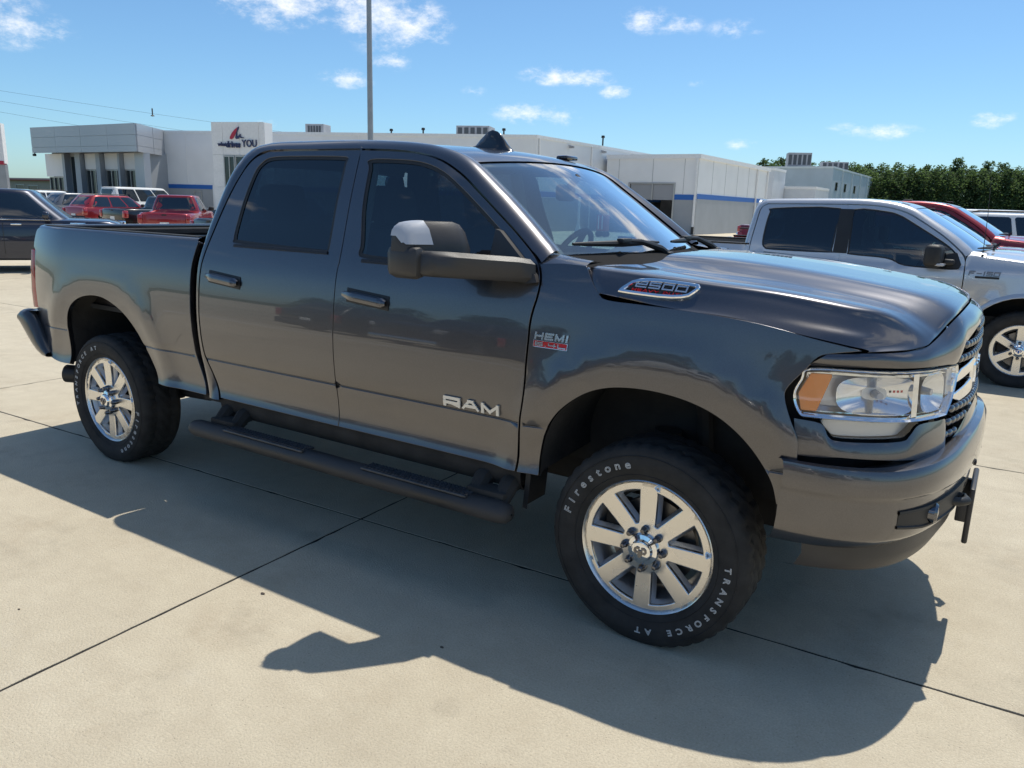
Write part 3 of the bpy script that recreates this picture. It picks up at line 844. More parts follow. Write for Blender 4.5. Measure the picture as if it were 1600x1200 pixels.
rooftop_unit((-45.3, 40.4, 6.2), (1.5, 1.3, .95), "small rooftop unit with a dark end on the long white building")
rooftop_unit((-33.9, 45.2, 6.2), (2.5, 1.8, .95), "wide grey rooftop unit above the dark pickup's cab")
rooftop_unit((-26.4, 112, 7.85), (3.1, 2.4, 1.9), "tall dark rooftop unit on the far pale block")
rooftop_unit((-23.6, 122, 7.85), (3.6, 2.4, 1.25), "flat rooftop unit set back on the far pale block")
for (x, y, h), lb_ in (((-40.2, 43, .7), "thin vent pipe on the white roof left of the lamp pole"), ((-31.6, 45.5, .75), "capped black vent beside the wide rooftop unit"), ((-37.5, 43.5, .75), "slim roof vent right of the lamp pole"), ((-26.0, 50.4, .55), "short vent above the flood lamps on the roof edge")):
    m = MB(); m.tube([(x, y, 6.2), (x, y, 6.2+h)], .06, 8); m.lathe([(.01, .18), (.12, .16), (.14, .0), (.01, 0)], 10, c=(x, y, 6.2+h))
    tag(m.build("roof_vent", BLACKM, smooth=40), lb_, "roof vent", "vents on the roofs")

# tall lamp pole
lp = empty("lamp_pole", (-16.72, 15.45, 0), label="tall grey lamp pole rising behind the dark pickup's roof", cat="lamp pole")
GALV = mat("galvanised pole", (.34, .35, .36), rough=.45, metal=.5, noise=.08, nscale=3)
MB().tube([(0, 0, .6), (0, 0, 5), (0, 0, 9.8)], [.098, .086, .070], 16).build("pole", GALV, lp, smooth=40)
MB().lathe([(.01, .62), (.30, .60), (.30, 0), (.01, 0)], 20).build("base", CONC, lp, smooth=40)
m = MB(); m.tube([(-1.0, 0, 9.7), (1.0, 0, 9.7)], .04, 8); m.build("crossarm", GALV, lp)
for a in (-1, 1): MB().rbox((a*1.0, 0, 9.72), (.55, .35, .14), .03).build("lamp_head", GALV, lp)
# white post seen through the cab
po = empty("post", (-22.17, 39.95, 0), label="short white post with a flared foot seen through the pickup's windshield", cat="post")
MB().lathe([(.01, 2.25), (.08, 2.24), (.075, .75), (.12, .55), (.27, .06), (.29, 0), (.01, 0)], 14).build("shaft", TRIM, po, smooth=50)
MB().lathe([(.01, 2.33), (.06, 2.31), (.10, 2.255), (.01, 2.25)], 14).build("cap", TRIM, po, smooth=50)
# red service cart by the garage
cb = empty("cart", (-19.95, 38.9, 0), label="small red cart with white rails beside the short white post", cat="service cart")
REDP = mat("red enamel", (.40, .03, .025), rough=.35)
MB().rbox((0, 0, .82), (.62, .5, .95), .04).build("cabinet", REDP, cb, smooth=40)
for a in (-.16, .08): MB().rbox((a, -.27, .85), (.07, .03, .8), .008).build("rail", TRIM, cb)
m = MB(); m.tube([(-.25, 0, 1.3), (-.25, 0, 1.62), (.3, 0, 1.66), (.3, 0, 1.3)], .035, 8); m.build("handle", TRIM, cb)
for x in (-.22, .22):
    for y in (-.18, .18): MB().lathe([(.01, -.04), (.16, -.04), (.17, 0), (.16, .04), (.01, .04)], 14, axis='Y', c=(x, y, .17)).build("wheel", BLACKM, cb, smooth=40)
# traffic cone in the garage opening
cn = empty("traffic_cone", (-21.35, 50.3, 0), label="orange traffic cone standing in the dark garage opening", cat="traffic cone")
ORG = mat("cone orange", (.62, .10, .02), rough=.5)
MB().lathe([(.01, .90), (.05, .90), (.19, .05), (.01, .05)], 18).build("body", ORG, cn, smooth=40)
MB().rbox((0, 0, .025), (.46, .46, .05), .02).build("base", ORG, cn)
MB().lathe([(.094, .70), (.098, .70), (.128, .52), (.124, .52)], 18, closed=True).build("band", TRIM, cn, smooth=40)
# sign at the left edge of the photograph
ps = empty("pylon_sign", (-24.0, 7.35, 0), label="white pylon sign with a red foot line cut by the photo's edge", cat="sign")
ss = wallfn((-24.9, 6.4), (-23.58, 7.72))
wbox(MB(), ss, 0, 1.86, 2.45, 3.55, -.25, 0).build("sign_box", TRIM, ps)
wbox(MB(), ss, .05, 1.84, 2.42, 2.52, -.2, .02).build("trim_strip", REDS, ps)
wbox(MB(), ss, 1.50, 1.86, 0, 2.42, -.2, -.02).build("post", GALV, ps)
wbox(MB(), ss, .05, .40, 0, 2.42, -.2, -.02).build("post", GALV, ps)
at_root(ps)
# overhead power lines
WIRE = mat("wire", (.05, .05, .05), rough=.6)
for a, b_, lab in (((-95, 23, 12.95), (-33, 61, 5.0), "upper power line with an insulator over the showroom"), ((-95, 23, 12.3), (-36, 58.5, 3.9), "middle power line over the showroom"), ((-95, 23, 11.5), (-40, 56.5, 3.2), "lowest power line over the showroom")):
    a, b_ = Vector(a), Vector(b_); pts = []
    for k in range(21):
        t = k/20; p = a.lerp(b_, t); p.z -= .5*4*t*(1-t); pts.append(p)
    m = MB(); m.tube(pts, .009, 5)
    if 'upper' in lab: q = a.lerp(b_, .46); q.z -= .5*4*.46*.54; m.lathe([(.01, .5), (.06, .4), (.05, -.1), (.2, -.2), (.01, -.25)], 8, c=q)
    tag(m.build("power_line", WIRE), lab, "power line", "power lines over the showroom")
m = MB(); m.tube([(-95, 23, 0), (-95, 23, 13.2)], [.17, .11], 10); m.box((-95, 23, 12.6), (.12, 2.0, .12))
tag(m.build("utility_pole", mat("weathered timber", (.16, .12, .09), rough=.9)), "timber utility pole carrying the power lines beyond the showroom", "utility pole")

# ------------------------------------------------------------------ trees
LEAF = mat("foliage", (.070, .108, .048), rough=.75, noise=.55, nscale=.45, spec=.25)
LEAF2 = mat("foliage bright", (.098, .140, .062), rough=.75, noise=.5, nscale=.6, spec=.25)
for lm, tc_ in ((LEAF, (.12, .19, .06, 1)), (LEAF2, (.16, .24, .08, 1))):      # thin leaves let the sun through
    N_, L_ = lm.node_tree.nodes, lm.node_tree.links; tr_ = N_.new("ShaderNodeBsdfTranslucent"); tr_.inputs[0].default_value = tc_
    mx_ = N_.new("ShaderNodeMixShader"); mx_.inputs[0].default_value = .45
    L_.new(N_["Principled BSDF"].outputs[0], mx_.inputs[1]); L_.new(tr_.outputs[0], mx_.inputs[2]); L_.new(mx_.outputs[0], N_["Material Output"].inputs[0])
BARK = mat("bark", (.09, .07, .055), rough=.95, noise=.3)


def tree_proto(seed, h, w):
    r = random.Random(seed); t = empty("tree", (0, 0, 0))
    m = MB(); m.tube([(0, 0, 0), (.1, 0, h*.3), (.0, .1, h*.62), (.05, 0, h*.9)], [.24, .19, .12, .03], 8)
    for k in range(9):
        a = r.uniform(0, 6.28); z = r.uniform(.15, .75)*h; l = w*r.uniform(.5, .95)
        m.tube([(0, 0, z), (math.cos(a)*l*.5, math.sin(a)*l*.5, z+l*.35), (math.cos(a)*l, math.sin(a)*l, z+l*.6)], [.07, .05, .015], 5)
    m.build("trunk", BARK, t)
    m = MB(); lobes = []
    for k in range(54):
        z = r.uniform(.04, .93); rad = w*(1-.70*max(0, (z-.42)/.55)**1.5)*(.55+.45*min(1, z/.12))
        a = r.uniform(0, 6.28); d = rad*r.uniform(.30, .90)
        lobes.append((math.cos(a)*d, math.sin(a)*d, z*h*.93, r.uniform(.55, 1.05)*w*.45))
    for k in range(3): lobes.append((r.uniform(-.5, .5), r.uniform(-.5, .5), h*r.uniform(.90, .97), w*.22))
    for lx, ly, lz, lr in lobes:
        m.mi = 1 if r.random() < .4 else 0
        for k in range(62):
            v = Vector((r.gauss(0, 1), r.gauss(0, 1), r.gauss(0, 1))).normalized()*lr*r.uniform(.6, 1.12)
            c = Vector((lx, ly, lz))+Vector((v.x, v.y, v.z*1.25)); s = r.uniform(.13, .27)
            a = Vector((r.gauss(0, 1), r.gauss(0, 1), r.gauss(0, .6))).normalized(); b = a.orthogonal().normalized(); b.rotate(Matrix.Rotation(r.uniform(0, 6.28), 3, a))
            m.add([c-a*s, c+b*s*.55, c+a*s*1.1, c-b*s*.55], [(0, 1, 2, 3)])
    m.build("crown", [LEAF, LEAF2], t, fix=False)
    return t


PROTOS = [tree_proto(11, 10.3, 3.0), tree_proto(12, 9.9, 3.3), tree_proto(13, 10.6, 2.9), tree_proto(14, 9.7, 3.2), tree_proto(15, 11.3, 2.4)]
_used = set(); _r = random.Random(21)


def place_tree(x, y, k, s, rz, label, group):
    t = PROTOS[k]
    if k in _used: t = copy_tree(t)
    _used.add(k)
    t.location = (x, y, -.1); t.rotation_euler = (0, 0, rz); t.scale = (s, s, s)
    t.scale = (s*1.7, s*1.7, s) if 'mirrored' in label else t.scale
    tag(t, label, "tree", group)


for i in range(30):
    f = i/29; x = -36+f*49; y = 130.5+(f*49)*.62+_r.uniform(-1, 1)
    place_tree(x, y, _r.choice([0, 1, 2, 3, 0, 1, 2, 3]), _r.uniform(.90, 1.02), _r.uniform(0, 6.28), "dense dark green tree in the front of the hedge row beyond the lot", "trees in the row beyond the lot")
for i in range(24):
    f = i/23; x = -35+f*49; y = 135.5+(f*49)*.62+_r.uniform(-1, 1)
    place_tree(x, y, _r.choice([0, 1, 2, 3, 0, 1, 2, 3, 0, 1, 2, 4]), _r.uniform(.97, 1.04), _r.uniform(0, 6.28), "taller green tree in the second row of the hedge", "trees in the second row beyond the lot")
for i in range(20):
    x = -62+i*6.2+_r.uniform(-1.5, 1.5); y = -58+_r.uniform(-5, 5)
    place_tree(x, y, _r.choice([0, 1, 2, 3]), _r.uniform(.62, .9), _r.uniform(0, 6.28), "green tree across the lot mirrored in the pickup's paint", "trees mirrored in the paintwork")
# ------------------------------------------------------------------ materials of vehicles
GREY = paint("granite metallic paint", (.105, .102, .110), metal=.94, rough=.30, flake=.14, dust=.22)
TIRE = mat("tyre rubber", (.024, .023, .022), rough=.82, noise=.35, nscale=14, bump=.15, bscale=90)
ALLOY = mat("machined alloy", (.76, .74, .71), rough=.26, metal=1.0, noise=.02, nscale=9, rvar=.04)
ALLOYD = mat("painted alloy", (.60, .60, .61), rough=.35, metal=.85, noise=.08)
CHROME = mat("chrome", (.86, .87, .88), rough=.05, metal=1.0)
DCHROME = mat("dark chrome", (.16, .16, .17), rough=.16, metal=1.0)
BPLAS = mat("black plastic", (.018, .018, .019), rough=.55, noise=.2, nscale=6, bump=.06, bscale=300)
GPLAS = mat("grained dark plastic", (.040, .037, .036), rough=.42, noise=.12, nscale=8, bump=.10, bscale=420)
UNDER = mat("dirty underbody", (.030, .028, .026), rough=.9, noise=.5, nscale=5, bump=.4, bscale=25)
LINER = mat("bed liner", (.020, .021, .023), rough=.8, noise=.3, nscale=10, bump=.3, bscale=150)
TINT = glass("privacy glass", (.030, .048, .066), refl=1.5)
SIDEG = glass("side glass", (.26, .40, .46), refl=1.5)
WSG = glass("windshield glass", (.70, .82, .83), refl=2.3)
CLEAR = glass("lamp lens", (.93, .94, .95), refl=.9)
AMBER = mat("amber lens", (.85, .23, .015), rough=.12, coat=1.0)
REDL = mat("red lens", (.34, .012, .016), rough=.12, coat=1.0)
WHITEL = mat("white lens", (.45, .46, .49), rough=.18, coat=1.0)
CLOTH = mat("dark seat cloth", (.028, .028, .03), rough=.9, noise=.2)
DASH = mat("dash plastic", (.055, .055, .052), rough=.6, noise=.1, bump=.05, bscale=300)
HEADL = mat("headliner", (.20, .20, .19), rough=.95)
REDT = mat("red badge", (.50, .012, .014), rough=.3)
SILV = mat("silver badge", (.72, .73, .75), rough=.18, metal=.85)
WHITEB = mat("pale satin badge", (.75, .73, .68), rough=.25, metal=.35)
DUSTG = mat("dusty step tube", (.034, .033, .033), rough=.55, noise=.35, nscale=5, bump=.05, bscale=200, rvar=.15)
LETT = mat("outlined white lettering", (.66, .66, .64), rough=.8)


def pchip(xs, ys):
    n = len(xs); h = [xs[k+1]-xs[k] for k in range(n-1)]; d = [(ys[k+1]-ys[k])/h[k] for k in range(n-1)]; m = [d[0]]
    for k in range(1, n-1):
        if d[k-1]*d[k] <= 0: m.append(0.)
        else: w1 = 2*h[k]+h[k-1]; w2 = h[k]+2*h[k-1]; m.append((w1+w2)/(w1/d[k-1]+w2/d[k]))
    m.append(d[-1])

    def f(x):
        if x <= xs[0]: return ys[0]+(x-xs[0])*d[0]
        if x >= xs[-1]: return ys[-1]+(x-xs[-1])*d[-1]
        i = 0
        while x > xs[i+1]: i += 1
        t = (x-xs[i])/h[i]
        return ys[i]*(1+2*t)*(1-t)**2+h[i]*m[i]*t*(1-t)**2+ys[i+1]*t*t*(3-2*t)+h[i]*m[i+1]*t*t*(t-1)
    return f


# ------------------------------------------------------------------ wheel with lettered tyre
def make_wheel(root, loc, side, letter_rot=0.0, R0=.425, rr=.272, hw=.14, flat=.41, spokes=8, style='eight', letters_on=True):
    """part wheel (barrel and brake) with tyre, rim, hub cap, nuts and lettering as sub-parts; outside faces -Y when side=-1"""
    k = R0/.425
    m = MB(); m.lathe([(rr-.004, -.10), (rr-.02, -.06), (rr-.05, .02), (rr-.045, .09), (rr, .11), (rr-.012, .115), (rr-.06, .03), (rr-.06, -.02), (rr-.02, -.09)], 40, axis='Y', closed=True)
    wh = m.build("wheel", ALLOYD, root, smooth=40)
    m = MB(); m.lathe([(.02, -.032), (.185, -.032), (.185, -.004), (.02, -.004)], 40, axis='Y', closed=True); m.build("brake_disc", mat("brake steel", (.20, .19, .18), rough=.38, metal=.8, noise=.2, nscale=20), wh, smooth=40)
    m = MB(); m.rbox((-.155, -.02, .05), (.10, .09, .20), .02); m.lathe([(.01, -.05), (.09, -.05), (.10, .10), (.01, .10)], 20, axis='Y'); m.build("brake_caliper", UNDER, wh, smooth=40)
    wh.location = loc
    if side > 0: wh.rotation_euler = (0, 0, math.pi)
    # tyre
    pr = [(rr-.006, -.100), (rr+.008, -.116), (.300*k, -.128), (.335*k, -.140), (.365*k, -.141), (.392*k, -.134), (.408*k, -.124), (.419*k, -.110), (R0, -.092)]
    tr = []
    for y in (-.088, -.052, -.046, -.018, -.012, .012, .018, .046, .052, .088):
        tr.append((R0+.001, y))
    prof = [(r, y*hw/.14) for r, y in pr]+[(r, y*hw/.14) for r, y in tr]+[(r, -y*hw/.14) for r, y in pr[::-1]]

    def tread(r, y, kk, j):
        if j in (10, 11, 12, 13, 14, 15, 16, 17): r -= .009 if j in (11, 12, 15, 16) and False else 0
        if 9 <= j <= 18:
            if j in (11, 12, 13, 14, 15, 16) and (kk+j) % 4 == 0: r -= .007
            if j in (9, 10, 17, 18) and kk % 3 == 0: r -= .009
            if j in (10, 11) or j in (16, 17): r -= .006
        if j in (8, 7, 19, 20) and kk % 3 == 0: r -= .006
        return r
    m = MB(); m.lathe(prof, 132, axis='Y', mod=tread)
    for i, (x, y, z) in enumerate(m.v):
        if z < -flat: m.v[i] = (x, y*(1+.06*min(1, (-flat-z)/.015)), -flat+(z+flat)*.04)
        elif z < -flat+.09 and abs(y) > .09: m.v[i] = (x, y*(1+.05*(1-(z+flat)/.09)), z)
    ty = m.build("tyre", TIRE, wh, smooth=38)
    # fine raised rings on the sidewall
    m = MB()
    for r, y in ((.306*k, -.1305), (.384*k, -.1375)): m.lathe([(r-.002, y*hw/.14), (r, y*hw/.14-.0025), (r+.002, y*hw/.14)], 72, axis='Y')
    m.build("sidewall_ring", TIRE, ty, smooth=60)

    # rim face
    def yf(r):
        return -.118+.006*math.sin(min(1, r/.27)*3.14)+(.016 if r > .262 else 0)-.012*max(0, 1-r/.11)
    S = lambda u, v: (u, yf(math.hypot(u, v)), v)
    n = spokes; holes = []; half = math.pi/n; w2 = .0285 if style == 'eight' else .030
    for q in range(n):
        ph = math.pi/2+half+2*half*q
        def P(r, off, sg):       # point on the line parallel to a spoke, at distance off from its axis
            a = ph-sg*half; L = math.sqrt(max(r*r-off*off, 0)); return (L*math.cos(a)-math.sin(a)*off*sg, L*math.sin(a)+math.cos(a)*off*sg)
        ri, ro = (.100, .246) if style == 'eight' else (.075, .235)
        hol = [P(ro, w2*1.12, 1)]
        a0 = math.atan2(hol[0][1], hol[0][0]); e = P(ro, w2*1.12, -1); a1 = math.atan2(e[1], e[0])
        while a1 < a0: a1 += 2*math.pi
        hol += [(ro*math.cos(a0+(a1-a0)*t/4), ro*math.sin(a0+(a1-a0)*t/4)) for t in (1, 2, 3)]+[e]
        hol += [P(ri, w2*.98, -1), P(ri, w2*.98, 1)]
        holes.append(chaikin(resample(hol, .015), 2))
    ring = [((rr-.003)*math.cos(a), (rr-.003)*math.sin(a)) for a in (2*math.pi*i/72 for i in range(72))]
    rim = panel("rim", ring, S, ALLOY, wh, holes=holes, step=.022, edge=.014, flange=.042, rnd=.006, flip=1)
    # chamfered pocket walls: darker painted alloy just inside every opening
    m = MB()
    for hol in holes:
        n_ = len(hol); inn = inset(hol, .017)
        m.add([(x, yf(math.hypot(x, y))+.006, y) for x, y in hol]+[(x, yf(math.hypot(x, y))+.040, y) for x, y in inn], [(a, (a+1) % n_, n_+(a+1) % n_, n_+a) for a in range(n_)])
    m.build("spoke_pocket", ALLOYD, rim, smooth=30) if False else m.build("spoke_pocket", ALLOYD, wh, smooth=30)
    m = MB(); m.lathe([(rr-.006, -.10), (rr-.002, -.114), (rr+.006, -.120), (rr+.011, -.116), (rr+.010, -.108), (rr, -.10)], 72, axis='Y', closed=True)
    m.build("rim_lip", ALLOY, wh, smooth=50)
    # hub
    m = MB(); m.lathe([(.001, -.158), (.035, -.158), (.040, -.156), (.043, -.150), (.046, -.143), (.062, -.138), (.066, -.128), (.066, -.11)], 40, axis='Y')
    hub = m.build("hub_cap", CHROME, wh, smooth=35)
    # curled-horn head on the cap
    m = MB()
    horn = lambda sg: [(sg*x, z) for x, z in ((.004, .018), (.016, .020), (.026, .012), (.028, 0), (.022, -.010), (.013, -.010), (.012, -.002), (.018, -.001), (.020, .005), (.014, .010), (.005, .008))]
    for sg in (-1, 1): m.prism(horn(sg), -.1575, -.1625, lambda u, v, h: (u, h, v))
    m.prism([(-.008, .006), (.008, .006), (.010, -.012), (.005, -.024), (-.005, -.024), (-.010, -.012)], -.1577, -.1640, lambda u, v, h: (u, h, v))
    m.build("emblem", DCHROME if style == 'eight' else BLUE, wh)
    nm = None
    for q in range(8 if style == 'eight' else 6):
        a = math.pi/2+2*math.pi*q/(8 if style == 'eight' else 6)
        if nm is None:
            m = MB(); m.lathe([(.001, -.155), (.008, -.154), (.0105, -.150), (.0125, -.132), (.016, -.128), (.016, -.105)], 12, axis='Y'); nm = m.build("lug_nut", DCHROME, wh, smooth=40); o = nm
        else: o = nm.copy(); COL.objects.link(o)
        o.location = (.082*math.cos(a), 0, .082*math.sin(a))
    if letters_on:
        for body, a_start, a_end, size in (("Firestone", 165, 104, .046), ("TRANSFORCE AT", 2, -89, .034)):
            m = MB(); nL = len(body)
            for i, ch in enumerate(body):
                if ch == ' ': continue
                vs, fs = text_mesh(ch, size, fill=False, bevel=.0011)
                cx = (min(v.x for v in vs)+max(v.x for v in vs))/2
                a = R(a_start+(a_end-a_start)*i/(nL-1)+letter_rot); rb = .335
                er = Vector((math.cos(a), 0, math.sin(a))); et = Vector((math.sin(a), 0, -math.cos(a)))
                out = []
                for v in vs:
                    r = rb+v.y; yy = -.140-.0022-.001*(1-abs(r-.352)/.02)
                    p = er*r+et*((v.x-cx)*1.12); out.append((p.x, ((-.1420 if r < .372 else -.1420+(r-.372)*.22)-v.z*.8)*(1+.05*max(0, min(1, 1-(p.z+flat)/.09))), p.z))
                m.add(out, fs)
            m.build("lettering", LETT, wh, fix=False)
    return wh


# ------------------------------------------------------------------ the dark grey pickup
TR = empty("pickup_truck", (0, 0, 0), label="large dark grey metallic crew cab pickup with chrome badges in the foreground", cat="pickup truck")
PZ = [.48, .56, .60, .63, .66, .69, .74, .8215, .8235, .8270, .8290, .90, .98, 1.06, 1.14, 1.22, 1.30, 1.36, 1.41, 1.46, 1.50, 1.72, 1.95]
PY = [1.040, 1.012, .997, .9862, .9795, .9768, .9778, .9845, .9815, .9815, .9865, .994, .999, .9995, .995, .988, .977, .966, .953, .938, .924, .850, .760]
_yb = pchip(PZ, PY)


def yb(x, z):
    y = _yb(z)
    if x > .15: y -= .104*((x-.15)/.55)**2
    if x < -4.2: y -= .05*((-4.2-x)/.45)**2
    if z < 1.28:
        k = min(1, max(0, (1.28-z)/.28))
        for cx, cz, a, b in ((0, .46, .52, .60), (-3.77, .46, .56, .63)):
            r = math.hypot((x-cx)/a, (z-cz)/b)
            y += (.026 if cx > -1 else .015)*k*math.exp(-((r-1.24)/.145)**2)
    return y


def side(s):
    return lambda x, z: (x, s*yb(x, z), z)


BP = [(-1.723, 1.974), (-1.720, 1.936), (-1.692, 1.478), (-1.695, 1.398), (-1.694, 1.2), (-1.692, .9), (-1.685, .72), (-1.676, .612)]
FD_FRONT = [(-.600, .612), (-.596, .68), (-.592, .816), (-.577, .964), (-.575, 1.096), (-.572, 1.187), (-.571, 1.259), (-.563, 1.314), (-.552, 1.367), (-.550, 1.434), (-.567, 1.482), (-.598, 1.525), (-.706, 1.612), (-.835, 1.702),
            (-.959, 1.786), (-1.087, 1.866), (-1.239, 1.930), (-1.438, 1.962)]
FDOOR = crv([(-1.676, .612, 'c'), (-.600, .612, 'c')], 2)[:-1]+crv(FD_FRONT[:]+[(-1.723, 1.974)], 4)[:-1]+crv(BP, 3)[:-1]
RD_REAR = [(-2.602, .612), (-2.650, .70), (-2.720, .84), (-2.738, 1.0), (-2.742, 1.18), (-2.738, 1.33), (-2.712, 1.45), (-2.650, 1.65), (-2.575, 1.84), (-2.500, 1.935), (-2.393, 1.974)]
RDOOR = crv(RD_REAR[::-1], 4)[:-1]+[(-2.602, .612)]+crv(BP[::-1], 3)
RG = crv([(-1.810, 1.934), (-2.137, 1.940), (-2.350, 1.936), (-2.425, 1.908), (-2.462, 1.852), (-2.490, 1.708), (-2.504, 1.56), (-2.500, 1.505), (-2.47, 1.490), (-2.129, 1.480), (-1.83, 1.474), (-1.788, 1.482), (-1.784, 1.53), (-1.795, 1.714), (-1.803, 1.91)], 4, closed=True)
FG = crv([(-1.640, 1.920), (-1.421, 1.917), (-1.290, 1.901), (-1.169, 1.861), (-1.038, 1.785), (-.927, 1.712), (-.819, 1.637), (-.75, 1.584), (-.705, 1.545), (-.70, 1.50), (-.735, 1.452), (-.80, 1.445), (-1.365, 1.461), (-1.54, 1.469), (-1.572, 1.485), (-1.572, 1.53), (-1.612, 1.70), (-1.632, 1.88)], 4, closed=True)
FARCH = [(-.497, .612), (-.500, .686), (-.476, .794), (-.428, .884), (-.363, .952), (-.28, 1.010), (-.19, 1.043), (-.087, 1.057), (.021, 1.057), (.128, 1.043), (.215, 1.018), (.285, .982), (.350, .930), (.410, .860), (.455, .78), (.478, .70)]
RARCH = [(-4.185, .60), (-4.188, .754), (-4.174, .868), (-4.145, .943), (-4.084, 1.012), (-3.977, 1.066), (-3.848, 1.092), (-3.724, 1.091), (-3.611, 1.064), (-3.497, 1.015), (-3.405, .949), (-3.332, .866), (-3.265, .754), (-3.215, .673), (-3.18, .612)]
FEND = crv([(-.592, .612), (-.588, .68), (-.584, .816), (-.569, .964), (-.567, 1.096), (-.564, 1.187), (-.563, 1.259), (-.555, 1.314), (-.544, 1.367), (-.542, 1.434), (-.556, 1.478), (-.568, 1.497, 'c')], 3)[:-1] + \
    crv([(-.568, 1.497, 'c'), (-.46, 1.505), (-.352, 1.502, 'c')], 4)[:-1]+crv([(-.352, 1.502, 'c'), (-.318, 1.45), (-.276, 1.402), (-.235, 1.380), (-.083, 1.375), (.117, 1.369), (.30, 1.355), (.416, 1.338), (.526, 1.315), (.633, 1.294), (.686, 1.283, 'c')], 4)[:-1] + \
    crv([(.686, 1.283, 'c'), (.600, 1.268), (.557, 1.252), (.525, 1.208), (.478, 1.145), (.470, 1.105), (.497, 1.033), (.520, .985), (.535, .93), (.53, .80), (.500, .70, 'c')], 3)[:-1]+crv(FARCH[::-1], 4)
BED = crv([(-2.735, .612, 'c'), (-2.752, .659), (-2.806, .814), (-2.820, .964), (-2.827, 1.136), (-2.830, 1.314), (-2.815, 1.425), (-2.803, 1.478, 'c')], 3)[:-1]+crv([(-2.803, 1.478, 'c'), (-3.7, 1.481), (-4.60, 1.480, 'c')], 6)[:-1] + \
    crv([(-4.60, 1.480, 'c'), (-4.645, 1.465), (-4.658, 1.41), (-4.648, 1.335, 'c')], 3)[:-1]+[(-4.615, 1.335), (-4.598, 1.15), (-4.592, .935), (-4.625, .93)]+crv([(-4.625, .93, 'c'), (-4.60, .74), (-4.50, .645), (-4.35, .60), (-4.185, .60, 'c')], 4)[:-1]+crv(RARCH, 4)[:-1]+[(-3.18, .612)]
RAIL_A = crv([(-2.615, .60), (-2.662, .70), (-2.731, .84), (-2.748, 1.0), (-2.752, 1.18), (-2.748, 1.33), (-2.722, 1.452), (-2.660, 1.655), (-2.583, 1.848), (-2.506, 1.945), (-2.393, 1.984), (-2.1, 1.985), (-1.723, 1.984), (-1.438, 1.972), (-1.236, 1.940), (-1.080, 1.875), (-.951, 1.794), (-.828, 1.710), (-.699, 1.620), (-.590, 1.533), (-.556, 1.502)], 4)
RAIL_A = [(x+(.0035 if x < -2.55 else -.0025 if x > -1.4 else 0), z-(.0040 if z > 1.55 and x > -2.6 else 0)) for x, z in RAIL_A]
RAIL_B = crv([(-2.775, .90, .60), (-2.790, .915, .70), (-2.800, .93, .84), (-2.803, .94, 1.0), (-2.803, .94, 1.18), (-2.800, .925, 1.33), (-2.785, .895, 1.452), (-2.745, .815, 1.66), (-2.690, .735, 1.86), (-2.600, .66, 1.975), (-2.45, .625, 2.005), (-2.1, .625, 2.014), (-1.723, .63, 2.012), (-1.40, .64, 1.992), (-1.20, .655, 1.962), (-1.07, .67, 1.918),
              (-.935, .69, 1.828), (-.81, .715, 1.738), (-.685, .745, 1.644), (-.575, .775, 1.560), (-.545, .785, 1.537)], 4)
INT = mat("cab interior trim", (.030, .030, .031), rough=.85)
